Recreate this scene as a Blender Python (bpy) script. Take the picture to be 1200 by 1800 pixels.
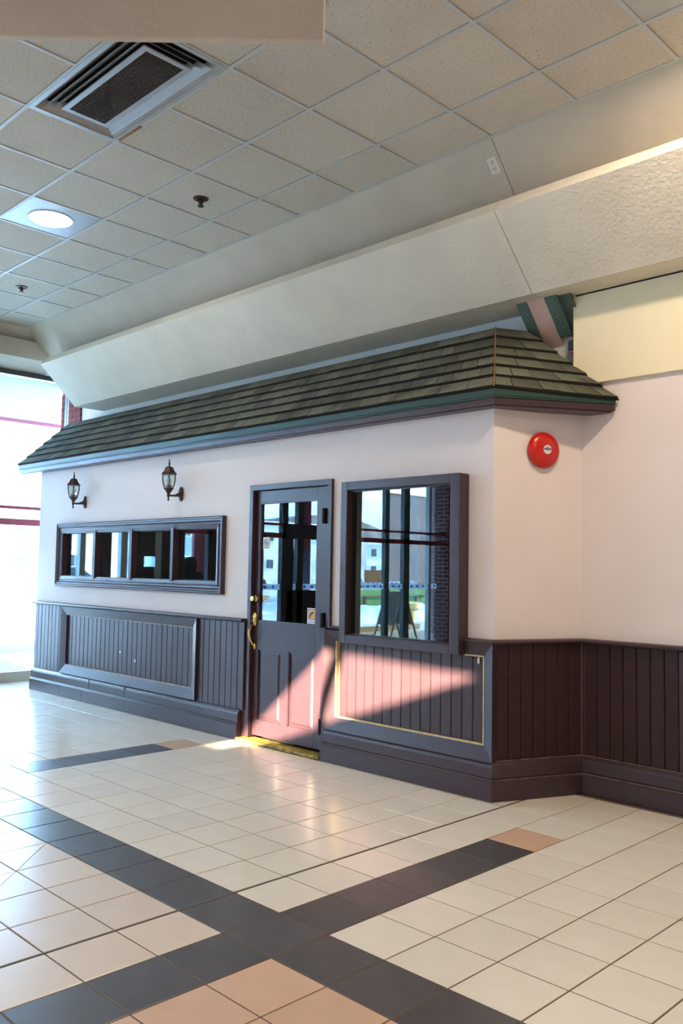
import bpy, bmesh, math, random
from mathutils import Vector, Matrix
S = bpy.context.scene
for o in list(bpy.data.objects): bpy.data.objects.remove(o)
random.seed(7)
COL = S.collection
T = 0.295                                   # floor tile pitch (m)

# ------------------------------------------------------------------ camera
cam = bpy.data.objects.new('camera', bpy.data.cameras.new('camera')); COL.objects.link(cam)
YAW, PIT, ROL, FPX = -0.7865, 0.0651, 0.0174, 1509.27
cy, sy, cp, sp = math.cos(YAW), math.sin(YAW), math.cos(PIT), math.sin(PIT)
fw = Vector((sy*cp, cy*cp, sp)); r0 = Vector((cy, -sy, 0)); u0 = r0.cross(fw)
cr, sr = math.cos(ROL), math.sin(ROL)
rt = cr*r0 + sr*u0; up = -sr*r0 + cr*u0
CAM = Vector((2.7696, -2.4384, 1.4377))
M = Matrix((rt, up, -fw)).transposed().to_4x4(); M.translation = CAM
cam.matrix_world = M
cam.data.sensor_fit = 'VERTICAL'; cam.data.sensor_height = 36.0; cam.data.sensor_width = 24.0
cam.data.lens = 36.0*FPX/1800.0
cam.data.clip_end = 400
S.camera = cam
def px(p):
    d = Vector(p) - CAM; w = d.dot(fw)
    if w <= 0.05: return None
    return 600 + FPX*d.dot(rt)/w, 900 - FPX*d.dot(up)/w

# ------------------------------------------------------------------ light
S.view_settings.view_transform = 'Standard'; S.view_settings.look = 'None'
S.view_settings.gamma = 1; S.view_settings.use_curve_mapping = False
S.view_settings.exposure = 0.0
W = bpy.data.worlds.new('sky'); S.world = W; W.use_nodes = True
nt = W.node_tree; nt.nodes.clear()
wo = nt.nodes.new('ShaderNodeOutputWorld'); bg = nt.nodes.new('ShaderNodeBackground')
tc = nt.nodes.new('ShaderNodeTexCoord'); nz = nt.nodes.new('ShaderNodeTexNoise'); rp = nt.nodes.new('ShaderNodeValToRGB')
mp = nt.nodes.new('ShaderNodeMapping'); mp.inputs['Scale'].default_value = (1, 1, 3.2)
nz.inputs['Scale'].default_value = 2.2; nz.inputs['Detail'].default_value = 5; nz.inputs['Roughness'].default_value = .55
rp.color_ramp.elements[0].position = .42; rp.color_ramp.elements[0].color = (.22, .54, 1.0, 1)
rp.color_ramp.elements[1].position = .62; rp.color_ramp.elements[1].color = (.64, .85, 1.10, 1)
nt.links.new(tc.outputs['Generated'], mp.inputs[0]); nt.links.new(mp.outputs[0], nz.inputs['Vector'])
nt.links.new(nz.outputs['Fac'], rp.inputs[0]); nt.links.new(rp.outputs[0], bg.inputs[0]); nt.links.new(bg.outputs[0], wo.inputs[0])
SKY = 22.0
bg.inputs[1].default_value = SKY
SUNDIR = Vector((-.12, .965, -.235)).normalized()      # the way the low sun's light travels
sun = bpy.data.objects.new('sun', bpy.data.lights.new('sun', 'SUN')); COL.objects.link(sun)
sun.data.energy = 84.0; sun.data.angle = math.radians(.53); sun.data.color = (1, .80, .53)
sun.rotation_euler = SUNDIR.to_track_quat('-Z', 'Y').to_euler()
sun.location = (0, -12, 6)
def portal(name, loc, rot, sx, sy_):
    l = bpy.data.lights.new(name, 'AREA'); l.shape = 'RECTANGLE'; l.size = sx; l.size_y = sy_; l.cycles.is_portal = True
    o = bpy.data.objects.new(name, l); COL.objects.link(o); o.location = loc; o.rotation_euler = rot
portal('facade_portal', (-7.6, -1.75, 1.9), (0, math.radians(-90), 0), 3.7, 9.2)

# ------------------------------------------------------------------ materials
def newmat(name):
    m = bpy.data.materials.new(name); m.use_nodes = True
    n = m.node_tree; b = n.nodes['Principled BSDF']; return m, n, b
def lk(n, a, b): n.links.new(a, b)
def mat(name, col, rough=.5, metal=0., var=.0, vscale=8., bump=0., bscale=60., bdist=.003, rnd=0., chips=0., chipcol=(.6,.52,.4), chipscale=35, coord='Object', spec=.5, detail=4):
    m, n, b = newmat(name); N = n.nodes
    b.inputs['Roughness'].default_value = rough; b.inputs['Metallic'].default_value = metal
    b.inputs['Specular IOR Level'].default_value = spec
    t = N.new('ShaderNodeTexCoord'); co = t.outputs[coord]
    rgb = N.new('ShaderNodeRGB'); rgb.outputs[0].default_value = (*col, 1); out = rgb.outputs[0]
    if var or rnd:
        hs = N.new('ShaderNodeHueSaturation'); lk(n, out, hs.inputs['Color']); out = hs.outputs[0]
        mx = N.new('ShaderNodeMath'); mx.operation = 'ADD'; mx.inputs[0].default_value = 1; mx.inputs[1].default_value = 0
        if var:
            nn = N.new('ShaderNodeTexNoise'); nn.inputs['Scale'].default_value = vscale; nn.inputs['Detail'].default_value = detail
            lk(n, co, nn.inputs['Vector'])
            mr = N.new('ShaderNodeMapRange'); mr.inputs['From Min'].default_value = .3; mr.inputs['From Max'].default_value = .7
            mr.inputs['To Min'].default_value = 1-var; mr.inputs['To Max'].default_value = 1+var
            lk(n, nn.outputs['Fac'], mr.inputs['Value']); lk(n, mr.outputs[0], mx.inputs[0])
        if rnd:
            oi = N.new('ShaderNodeObjectInfo'); mr2 = N.new('ShaderNodeMapRange')
            mr2.inputs['To Min'].default_value = -rnd; mr2.inputs['To Max'].default_value = rnd
            lk(n, oi.outputs['Random'], mr2.inputs['Value']); lk(n, mr2.outputs[0], mx.inputs[1])
        lk(n, mx.outputs[0], hs.inputs['Value'])
    if chips:
        cn = N.new('ShaderNodeTexNoise'); cn.inputs['Scale'].default_value = chipscale; cn.inputs['Detail'].default_value = 6; cn.inputs['Roughness'].default_value = .7
        g = N.new('ShaderNodeNewGeometry'); lk(n, g.outputs['Position'], cn.inputs['Vector'])
        cr_ = N.new('ShaderNodeValToRGB'); cr_.color_ramp.elements[0].position = chips; cr_.color_ramp.elements[1].position = chips+.02
        lk(n, cn.outputs['Fac'], cr_.inputs[0])
        mc = N.new('ShaderNodeMixRGB'); mc.inputs[2].default_value = (*chipcol, 1)
        lk(n, cr_.outputs[0], mc.inputs[0]); lk(n, out, mc.inputs[1]); out = mc.outputs[0]
    lk(n, out, b.inputs['Base Color'])
    if bump:
        bn = N.new('ShaderNodeTexNoise'); bn.inputs['Scale'].default_value = bscale; bn.inputs['Detail'].default_value = 3
        lk(n, co, bn.inputs['Vector'])
        bp = N.new('ShaderNodeBump'); bp.inputs['Strength'].default_value = bump; bp.inputs['Distance'].default_value = bdist
        lk(n, bn.outputs['Fac'], bp.inputs['Height']); lk(n, bp.outputs[0], b.inputs['Normal'])
    return m
def glassmat(name, tint, refl, rough=0.0, blend=.12):
    m = bpy.data.materials.new(name); m.use_nodes = True; n = m.node_tree; n.nodes.clear(); N = n.nodes
    o = N.new('ShaderNodeOutputMaterial'); tr = N.new('ShaderNodeBsdfTransparent'); tr.inputs[0].default_value = (*tint, 1)
    gl = N.new('ShaderNodeBsdfGlossy'); gl.inputs['Roughness'].default_value = rough; gl.inputs[0].default_value = (.92, 1, 1, 1)
    lw = N.new('ShaderNodeLayerWeight'); lw.inputs[0].default_value = blend
    mr = N.new('ShaderNodeMapRange'); mr.inputs['To Min'].default_value = refl; mr.inputs['To Max'].default_value = min(1, refl+.5)
    lk(n, lw.outputs['Fresnel'], mr.inputs['Value'])
    mx = N.new('ShaderNodeMixShader'); lk(n, mr.outputs[0], mx.inputs[0]); lk(n, tr.outputs[0], mx.inputs[1]); lk(n, gl.outputs[0], mx.inputs[2])
    lk(n, mx.outputs[0], o.inputs[0]); return m
def emit(name, col, s):
    m = bpy.data.materials.new(name); m.use_nodes = True; n = m.node_tree; b = n.nodes['Principled BSDF']
    b.inputs['Base Color'].default_value = (.9, .9, .9, 1); b.inputs['Emission Color'].default_value = (*col, 1); b.inputs['Emission Strength'].default_value = s; return m

PAINTC = (.040, .0190, .0270)
m_plaster = mat('pink_white_plaster', (.77, .695, .665), .75, var=.03, vscale=2, bump=.15, bscale=25, bdist=.002)
m_upper = mat('grey_teal_plaster', (.70, .73, .68), .8)
m_cream = mat('cream_board', (.82, .75, .52), .7, var=.02, vscale=1.5)
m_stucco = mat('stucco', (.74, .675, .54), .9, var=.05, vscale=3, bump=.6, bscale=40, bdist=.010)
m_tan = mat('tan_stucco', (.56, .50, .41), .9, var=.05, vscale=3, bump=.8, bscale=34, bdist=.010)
m_cove_shade = mat('shaded_cove_stucco', (.53, .475, .375), .9, var=.05, vscale=3, bump=.6, bscale=34, bdist=.012)  # darker stucco copy; shade behind the bulkhead lip is put into the colour
m_tbar = mat('painted_grid_steel', (.50, .51, .49), .45)
m_paint = mat('plum_brown_gloss_paint', PAINTC, .34, spec=.62, var=.10, vscale=14, chips=.735, chipcol=(.38,.32,.27), bump=.12, bscale=30, bdist=.002)
m_paint2 = mat('plum_brown_board_paint', PAINTC, .38, spec=.68, var=.10, vscale=10, rnd=.10, chips=.755, chipcol=(.40,.34,.30), bump=.12, bscale=22, bdist=.002)
m_worn_shade = mat('worn_shaded_plum_paint', (.032, .0125, .0130), .46, spec=.35, var=.15, vscale=9, chips=.70, chipcol=(.22,.17,.13), chipscale=26, bump=.15, bscale=30)  # same plum paint, chipped, with the right end's shade put into the colour
m_bare = mat('bare_gold_wood', (.62, .50, .26), .55, var=.2, vscale=30)
m_pale = mat('pale_worn_edge', (.42, .36, .32), .6, var=.4, vscale=25)
m_white = mat('cream_glazed_tile', (.765, .72, .615), .20, var=.025, vscale=6, rnd=.035, bump=.03, bscale=9, spec=.7)
m_beige = mat('beige_glazed_tile', (.68, .58, .48), .26, var=.03, vscale=6, rnd=.035, bump=.03, bscale=9)
m_terra = mat('terracotta_tile', (.62, .415, .285), .30, var=.05, vscale=7, rnd=.03, bump=.03, bscale=9)
m_dark = mat('slate_grey_tile', (.082, .078, .082), .28, var=.14, vscale=9, rnd=.10, bump=.03, bscale=9)
m_grout = mat('brown_grout', (.135, .10, .072), .9)
m_black = mat('black_void', (.012, .011, .012), .9)
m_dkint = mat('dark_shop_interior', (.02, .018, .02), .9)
m_brass = mat('polished_brass', (.80, .60, .22), .22, metal=1)
m_bronze = mat('oiled_bronze', (.060, .036, .026), .42, metal=.35, var=.3, vscale=40)
m_red = mat('red_enamel', (.55, .012, .006), .22)
m_gasket = mat('black_gasket', (.012, .012, .012), .8, spec=.2)
m_label = mat('white_label', (.75, .75, .72), .5)
m_ink = mat('dark_ink', (.05, .05, .07), .6)
m_blue = mat('blue_print', (.05, .12, .42), .5)
m_amber = mat('amber_print', (.75, .42, .08), .5)
m_alum = mat('grey_enamel_steel', (.40, .42, .43), .4, metal=.3, var=.08, vscale=5)
m_alumd = mat('dusty_beige_steel', (.40, .36, .31), .55, var=.1, vscale=6)
m_grille = mat('brown_dusty_grille', (.050, .036, .026), .8, var=.25, vscale=6)
m_rust = mat('rust_brown_stain', (.30, .15, .05), .9, var=.4, vscale=40)
m_frame = mat('dark_bronze_aluminium', (.045, .040, .042), .35, metal=.5)
m_lframe = mat('grey_aluminium', (.35, .37, .38), .35, metal=.6)
m_mull = mat('grey_green_aluminium', (.09, .115, .115), .4, metal=.2)
m_base = mat('tan_aluminium', (.26, .22, .17), .45, metal=.3)
m_maroon = mat('maroon_painted_steel', (.30, .045, .07), .5)
m_brick = mat('red_brick', (.22, .035, .025), .85, var=.2, vscale=20, rnd=.15, bump=.4, bscale=60)
m_mortar = mat('grey_mortar', (.24, .15, .13), .9)
m_greenf = mat('green_fascia_paint', (.012, .052, .040), .38)
m_hip = mat('rusty_hip_edge', (.26, .13, .05), .8, var=.3, vscale=30)
m_glam = mat('green_speckled_laminate', (.085, .15, .12), .6, var=.55, vscale=110, detail=6)
m_glam_shade = mat('shaded_green_laminate', (.075, .115, .085), .7, var=.1, vscale=30)  # darker laminate green; the side's shade is put into the colour
m_pink = mat('salmon_laminate', (.70, .47, .37), .6, var=.05, vscale=4)
m_yellow = mat('worn_yellow_paint', (.34, .25, .03), .55, var=.6, vscale=16, chips=.52, chipcol=(.13,.10,.06), chipscale=34)
m_vceil = mat('white_soffit', (.27, .27, .30), .8)
m_matg = mat('grey_door_mat', (.14, .16, .19), .95, var=.2, vscale=60)
m_jacket = mat('dark_jacket_cloth', (.022, .022, .028), .9, var=.3, vscale=20)
m_skin = mat('skin', (.35, .20, .14), .6)
m_hair = mat('dark_hair', (.012, .010, .009), .7)
m_snow = mat('snow', (.82, .86, .92), .8, var=.05, vscale=3, bump=.6, bscale=6, bdist=.05)
m_asph = mat('wet_asphalt', (.34, .38, .43), .7, var=.35, vscale=.35, detail=6)
m_gfence = mat('green_painted_steel', (.07, .22, .06), .7, var=.2, vscale=6)
m_rfence = mat('red_brown_base', (.12, .035, .025), .8, var=.2, vscale=6)
m_ytub = mat('yellow_plastic', (.72, .47, .10), .5)
m_board = mat('brown_board', (.15, .085, .06), .6)
m_leg = mat('grey_leg', (.30, .30, .26), .5)
m_bwhite = mat('white_siding', (.72, .74, .74), .8, var=.05, vscale=1)
m_bblue = mat('blue_grey_siding', (.22, .34, .50), .8, var=.05, vscale=1)
m_bgreen = mat('pale_green_siding', (.45, .62, .58), .8, var=.05, vscale=1)
m_bwin = mat('dark_window_glass', (.04, .05, .07), .15)
m_hill = mat('wooded_hill', (.16, .14, .15), 1, var=.6, vscale=.25, detail=8)
m_tyre = mat('black_rubber', (.02, .02, .02), .8)
m_carw = mat('white_car_paint', (.75, .76, .78), .25)
m_card = mat('dark_blue_car_paint', (.05, .08, .14), .25)
m_cars = mat('silver_car_paint', (.42, .46, .5), .25, metal=.4)
m_lens = emit('lamp_lens', (1, .97, .9), 14)
m_bulb = mat('frosted_bulb', (.78, .74, .66), .4)
m_pane = glassmat('dark_reflective_glass', (.75, .8, .8), .075, blend=.16)
m_clear = glassmat('clear_facade_glass', (.94, .97, .97), .03, blend=.06)
m_lant = glassmat('lantern_glass', (.92, .97, .97), .10, rough=.05, blend=.2)

def shingle_mat():
    m = mat('weathered_cedar_shingle', (.100, .107, .076), .85, var=.2, vscale=5, rnd=.36, bump=.3, bscale=40)
    n = m.node_tree; N = n.nodes; b = N['Principled BSDF']
    src = b.inputs['Base Color'].links[0].from_socket
    g = N.new('ShaderNodeNewGeometry'); mpn = N.new('ShaderNodeMapping'); mpn.inputs['Scale'].default_value = (3.2, 2.2, 2.2); mpn.inputs['Rotation'].default_value = (.7, 0, 0)
    ns = N.new('ShaderNodeTexNoise'); ns.inputs['Scale'].default_value = 1.1; ns.inputs['Detail'].default_value = 6
    lk(n, g.outputs['Position'], mpn.inputs[0]); lk(n, mpn.outputs[0], ns.inputs['Vector'])
    r = N.new('ShaderNodeValToRGB'); r.color_ramp.elements[0].position = .53; r.color_ramp.elements[0].color = (0,0,0,1); r.color_ramp.elements[1].position = .64; r.color_ramp.elements[1].color = (.75,.75,.75,1)
    lk(n, ns.outputs['Fac'], r.inputs[0])
    mx = N.new('ShaderNodeMixRGB'); mx.inputs[2].default_value = (.045, .045, .040, 1)
    lk(n, r.outputs[0], mx.inputs[0]); lk(n, src, mx.inputs[1]); lk(n, mx.outputs[0], b.inputs['Base Color']); return m
m_shingle = shingle_mat(); m_butt_shade = mat('painted_butt_shade', (.016, .016, .014), .9)  # near-black butt faces put the course shadows into the colour
def ceil_mat():
    m = mat('fissured_acoustic_tile', (.58, .52, .42), .9, var=.04, vscale=2.5, rnd=.04, bump=.25, bscale=90)
    n = m.node_tree; N = n.nodes; b = N['Principled BSDF']; src = b.inputs['Base Color'].links[0].from_socket
    g = N.new('ShaderNodeNewGeometry'); v = N.new('ShaderNodeTexNoise'); v.inputs['Scale'].default_value = 75; v.inputs['Detail'].default_value = 2
    mpn = N.new('ShaderNodeMapping'); mpn.inputs['Scale'].default_value = (1.0, 1.35, 1)
    lk(n, g.outputs['Position'], mpn.inputs[0]); lk(n, mpn.outputs[0], v.inputs['Vector'])
    r = N.new('ShaderNodeValToRGB'); r.color_ramp.elements[0].position = .62; r.color_ramp.elements[0].color = (0,0,0,1); r.color_ramp.elements[1].position = .66; r.color_ramp.elements[1].color = (.75,.65,.65,1)
    lk(n, v.outputs['Fac'], r.inputs[0]); mx = N.new('ShaderNodeMixRGB'); mx.inputs[2].default_value = (.20, .16, .11, 1)
    lk(n, r.outputs[0], mx.inputs[0]); lk(n, src, mx.inputs[1]); out = mx.outputs[0]
    # brown dust blown onto the tiles round the air vent
    d = N.new('ShaderNodeVectorMath'); d.operation = 'DISTANCE'; d.inputs[1].default_value = (-1.45, .45, 4.24)
    lk(n, g.outputs['Position'], d.inputs[0])
    mr = N.new('ShaderNodeMapRange'); mr.inputs['From Min'].default_value = .55; mr.inputs['From Max'].default_value = 1.15; mr.inputs['To Min'].default_value = .32; mr.inputs['To Max'].default_value = 0
    lk(n, d.outputs['Value'], mr.inputs['Value'])
    nn = N.new('ShaderNodeTexNoise'); nn.inputs['Scale'].default_value = 45; lk(n, g.outputs['Position'], nn.inputs['Vector'])
    mm = N.new('ShaderNodeMath'); mm.operation = 'MULTIPLY'; lk(n, mr.outputs[0], mm.inputs[0]); lk(n, nn.outputs['Fac'], mm.inputs[1])
    m2 = N.new('ShaderNodeMixRGB'); m2.inputs[2].default_value = (.15, .11, .07, 1); lk(n, mm.outputs[0], m2.inputs[0]); lk(n, out, m2.inputs[1])
    lk(n, m2.outputs[0], b.inputs['Base Color']); return m
m_ceil = ceil_mat()
def brickwall_mat(name, c1, c2, mort, scale):
    m, n, b = newmat(name); N = n.nodes; b.inputs['Roughness'].default_value = .9
    t = N.new('ShaderNodeTexCoord'); bt = N.new('ShaderNodeTexBrick'); s = N.new('ShaderNodeSeparateXYZ'); c = N.new('ShaderNodeCombineXYZ')
    a = N.new('ShaderNodeMath'); a.operation = 'ADD'
    lk(n, t.outputs['Object'], s.inputs[0]); lk(n, s.outputs[0], a.inputs[0]); lk(n, s.outputs[1], a.inputs[1]); lk(n, a.outputs[0], c.inputs[0]); lk(n, s.outputs[2], c.inputs[1])
    lk(n, c.outputs[0], bt.inputs['Vector'])
    bt.inputs['Color1'].default_value = (*c1, 1); bt.inputs['Color2'].default_value = (*c2, 1); bt.inputs['Mortar'].default_value = (*mort, 1)
    bt.inputs['Scale'].default_value = scale; bt.inputs['Brick Width'].default_value = .5; bt.inputs['Row Height'].default_value = .18; bt.inputs['Mortar Size'].default_value = .018
    lk(n, bt.outputs['Color'], b.inputs['Base Color']); return m
m_bw1 = brickwall_mat('grey_brown_brick_wall', (.20, .15, .15), (.15, .11, .11), (.24, .20, .20), 1.6)
m_bw2 = brickwall_mat('maroon_brick_wall', (.15, .03, .03), (.11, .022, .025), (.42, .34, .32), 2.4)
def strip_mat():
    m = bpy.data.materials.new('diamond_safety_tape'); m.use_nodes = True; n = m.node_tree; n.nodes.clear(); N = n.nodes
    t = N.new('ShaderNodeTexCoord'); s = N.new('ShaderNodeSeparateXYZ'); lk(n, t.outputs['Object'], s.inputs[0])
    def ma(op, a, b=None):
        k = N.new('ShaderNodeMath'); k.operation = op
        for i, q in enumerate((a, b)):
            if q is None: continue
            if isinstance(q, (int, float)): k.inputs[i].default_value = q
            else: lk(n, q, k.inputs[i])
        return k.outputs[0]
    u = ma('DIVIDE', s.outputs[1], .165); f = ma('ABSOLUTE', ma('SUBTRACT', ma('FRACT', u), .5)); z = ma('ABSOLUTE', s.outputs[2])
    dd = ma('LESS_THAN', ma('ADD', ma('DIVIDE', f, .24), ma('DIVIDE', z, .029)), 1)
    ln = ma('MULTIPLY', ma('LESS_THAN', z, .004), ma('GREATER_THAN', f, .40)); k = ma('MAXIMUM', dd, ln)
    mx = N.new('ShaderNodeMixRGB'); mx.inputs[1].default_value = (.90, .95, .98, 1); mx.inputs[2].default_value = (.03, .16, .50, 1); lk(n, k, mx.inputs[0])
    tl = N.new('ShaderNodeBsdfTranslucent'); df = N.new('ShaderNodeBsdfDiffuse'); lk(n, mx.outputs[0], tl.inputs[0]); lk(n, mx.outputs[0], df.inputs[0])
    ms = N.new('ShaderNodeMixShader'); ms.inputs[0].default_value = .85; lk(n, df.outputs[0], ms.inputs[1]); lk(n, tl.outputs[0], ms.inputs[2])
    o = N.new('ShaderNodeOutputMaterial'); lk(n, ms.outputs[0], o.inputs[0]); return m
m_strip = strip_mat()

# ------------------------------------------------------------------ builders
class MB:
    def __init__(s): s.v = []; s.f = []; s.mi = []
    def poly(s, pts, m=0):
        i = len(s.v); s.v += [tuple(p) for p in pts]; s.f.append(tuple(range(i, i+len(pts)))); s.mi.append(m)
    def hexa(s, p, m=0):                       # p: 4 bottom (ccw from above) + 4 top
        i = len(s.v); s.v += [tuple(q) for q in p]
        for f in ((3,2,1,0),(4,5,6,7),(0,1,5,4),(1,2,6,5),(2,3,7,6),(3,0,4,7)):
            s.f.append(tuple(i+k for k in f)); s.mi.append(m)
    def box(s, x0, x1, y0, y1, z0, z1, m=0):
        s.hexa([(x0,y0,z0),(x1,y0,z0),(x1,y1,z0),(x0,y1,z0),(x0,y0,z1),(x1,y0,z1),(x1,y1,z1),(x0,y1,z1)], m)
    def loft(s, rings, closed=True, cap=True, m=0):
        n = len(rings[0]); b = len(s.v)
        for r in rings: s.v += [tuple(p) for p in r]
        for a in range(len(rings)-1):
            for k in range(n if closed else n-1):
                k2 = (k+1) % n; s.f.append((b+a*n+k, b+a*n+k2, b+(a+1)*n+k2, b+(a+1)*n+k)); s.mi.append(m)
        if cap and closed:
            s.f.append(tuple(b+k for k in range(n))[::-1]); s.mi.append(m)
            s.f.append(tuple(b+(len(rings)-1)*n+k for k in range(n))); s.mi.append(m)
    def lathe(s, prof, n=20, c=(0,0,0), ax='z', m=0, cap=True, ph=0.):
        rings = []
        for r, h in prof:
            ring = []
            for k in range(n):
                a = 2*math.pi*k/n+ph; x, y = r*math.cos(a), r*math.sin(a)
                p = (x, y, h) if ax == 'z' else ((x, h, y) if ax == 'y' else (h, x, y))
                ring.append((c[0]+p[0], c[1]+p[1], c[2]+p[2]))
            rings.append(ring)
        s.loft(rings, cap=cap, m=m)
    def tube(s, pts, rad, n=10, m=0):
        pts = [Vector(p) for p in pts]; rads = rad if isinstance(rad, (list, tuple)) else [rad]*len(pts)
        rings = []; ref = Vector((.123, .456, .88)).normalized()
        for i, p in enumerate(pts):
            d = (pts[min(i+1, len(pts)-1)] - pts[max(i-1, 0)]).normalized()
            a = d.cross(ref).normalized(); b = d.cross(a)
            rings.append([p + rads[i]*(math.cos(2*math.pi*k/n)*a + math.sin(2*math.pi*k/n)*b) for k in range(n)])
        s.loft(rings, m=m)
    def mesh(s, name, mats, smooth=False, bevel=0., origin=(0,0,0)):
        me = bpy.data.meshes.new(name); ox, oy, oz = origin
        me.from_pydata([(x-ox, y-oy, z-oz) for x, y, z in s.v], [], s.f)
        for m in (mats if isinstance(mats, (list, tuple)) else [mats]): me.materials.append(m)
        for p, k in zip(me.polygons, s.mi): p.material_index = k
        bm = bmesh.new(); bm.from_mesh(me); bmesh.ops.recalc_face_normals(bm, faces=bm.faces)
        if bevel: bmesh.ops.bevel(bm, geom=[e for e in bm.edges if e.calc_face_angle(0) > .6], offset=bevel, segments=1, affect='EDGES', clamp_overlap=True)
        bm.to_mesh(me); bm.free()
        if smooth:
            for p in me.polygons: p.use_smooth = True
            me.set_sharp_from_angle(angle=math.radians(38))
        return me
def obj(name, me, parent=None, loc=(0,0,0), rot=None):
    o = bpy.data.objects.new(name, me); COL.objects.link(o); o.location = loc
    if rot: o.rotation_euler = rot
    if parent: o.parent = parent
    return o
def part(name, mb, mats, parent=None, smooth=False, bevel=0., origin=None):
    """one mesh object; its origin is put at the centre of its bounding box"""
    if origin is None:
        xs = list(zip(*mb.v)); origin = tuple((min(a)+max(a))/2 for a in xs)
    pl = Vector(parent['_w']) if parent is not None and '_w' in parent else Vector((0,0,0))
    o = obj(name, mb.mesh(name, mats, smooth, bevel, origin), parent, Vector(origin)-pl)
    o['_w'] = tuple(origin)
    return o
def empty(name, loc):
    o = bpy.data.objects.new(name, None); COL.objects.link(o); o.location = loc; o.empty_display_size = .1; o['_w'] = tuple(loc); return o
def tag(o, label=None, cat=None, group=None, kind=None):
    if label: o['label'] = label
    if cat: o['category'] = cat
    if group: o['group'] = group
    if kind: o['kind'] = kind
    return o
def B(*a, m=0): b = MB(); b.box(*a, m=m); return b
def struct(name, mb, mats, label=None, **k):
    o = part(name, mb, mats, None, **k); o['kind'] = 'structure'
    if label: o['label'] = label
    return o
def sgroup(name, loc, label=None):
    o = empty(name, loc); o['kind'] = 'structure'
    if label: o['label'] = label
    return o
def offset_path(path, d):
    """path of (x, y) walked with the room on its right; offset by d towards the room, mitred"""
    P = [Vector(p) for p in path]; out = []
    for i, p in enumerate(P):
        dirs = []
        if i > 0: dirs.append((p-P[i-1]).normalized())
        if i < len(P)-1: dirs.append((P[i+1]-p).normalized())
        ns = [Vector((q.y, -q.x)) for q in dirs]
        if len(ns) == 1: out.append(p+ns[0]*d)
        else:
            b = (ns[0]+ns[1]).normalized(); out.append(p+b*d/max(.2, b.dot(ns[0])))
    return out
def sweep(path, prof):
    """prof: closed list of (d, z)"""
    mb = MB(); cols = [offset_path(path, d) for d, z in prof]
    mb.loft([[(cols[k][i].x, cols[k][i].y, prof[k][1]) for k in range(len(prof))] for i in range(len(path))]); return mb

# ------------------------------------------------------------------ floor
GJ = -.010
def gx(i): return i*T + (GJ if i < -1 else 0)
BAND2 = -11                                   # the second dark cross band further left
def tile_kind(i, j):
    if j == 0: return 'dark'
    if i in (0, BAND2):
        if j == -6: return 'terra'
        if j > -6: return 'dark'
    if j >= 1:
        if 1 <= i <= 12: return 'terra'
        if BAND2 < i < 0: return 'beige' if i-j > -6 else 'white'
    return 'white'
floor = struct('floor', B(-7.38, 6.2, -7.7, 5.2, -.12, -.0025), m_grout, 'tiled shopping hall floor with brown grout')
tmats = {'white': m_white, 'dark': m_dark, 'terra': m_terra, 'beige': m_beige}
HT = (T-.0068)/2
def tile_mesh(k, x0=-HT, x1=HT, y0=-HT, y1=HT):
    mb = MB(); e = .0022
    mb.loft([[(x0,y0,-.010),(x1,y0,-.010),(x1,y1,-.010),(x0,y1,-.010)], [(x0,y0,-.0018),(x1,y0,-.0018),(x1,y1,-.0018),(x0,y1,-.0018)],
             [(x0+e,y0+e,0),(x1-e,y0+e,0),(x1-e,y1-e,0),(x0+e,y1-e,0)]]); return mb.mesh('floor_tile', tmats[k])
tile_me = {k: tile_mesh(k) for k in tmats}
cand = []; rest = {k: MB() for k in tmats}
for i in range(-25, 20):
    for j in range(-12, 26):
        cx, cyy = gx(i)+T/2, -(j+.5)*T
        if j*T < -2.75: continue
        q = px((cx, cyy, 0)); vis = q and -60 < q[0] < 1260 and 1190 < q[1] < 1900 and not (cyy > 2.06 and cx < -.15)
        cand.append((0 if vis else 1, (Vector((cx, cyy, 0))-CAM).length, i, j))
cand.sort(); nvis = 0
for v, d, i, j in cand:
    k = tile_kind(i, j); c = (gx(i)+T/2, -(j+.5)*T, 0)
    if c[1] > 3.0: continue
    if i-j == -6 and i in (-5, -4, -3): continue
    if v == 0 and nvis < 292:
        o = obj('floor_tile', tile_me[k], floor, Vector(c)-Vector(floor['_w']), None); nvis += 1
    else:
        x, y = c[0], c[1]; rest[k].poly([(x-HT,y-HT,0),(x+HT,y-HT,0),(x+HT,y+HT,0),(x-HT,y+HT,0)])
rb = MB(); order = list(tmats)
for mi, k in enumerate(order):
    for f in rest[k].f: rb.poly([rest[k].v[q] for q in f], mi)
o = part('distant_tiles', rb, [tmats[k] for k in order], floor); o['kind'] = 'stuff'
for i in (-5, -4, -3):                                                # tiles cut on the diagonal
    j = i+6; x0, x1, y0, y1 = gx(i)+.0034, gx(i)+T-.0034, -(j+1)*T+.0034, -j*T-.0034
    a = MB(); a.loft([[(x0+.003,y1,h),(x1,y0+.003,h),(x1,y1,h)] for h in (-.01, 0)]); part('floor_tile', a, m_beige, floor)
    a = MB(); a.loft([[(x0,y1-.003,h),(x0,y0,h),(x1-.003,y0,h)] for h in (-.01, 0)]); part('floor_tile', a, m_white, floor)
j_ = MB(); j_.box(-T+GJ/2-.006, -T+GJ/2+.006, -7.6, 2.06, -.004, .0004); part('expansion_joint', j_, mat('dark_joint', (.10, .08, .055), .8), floor)

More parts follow.
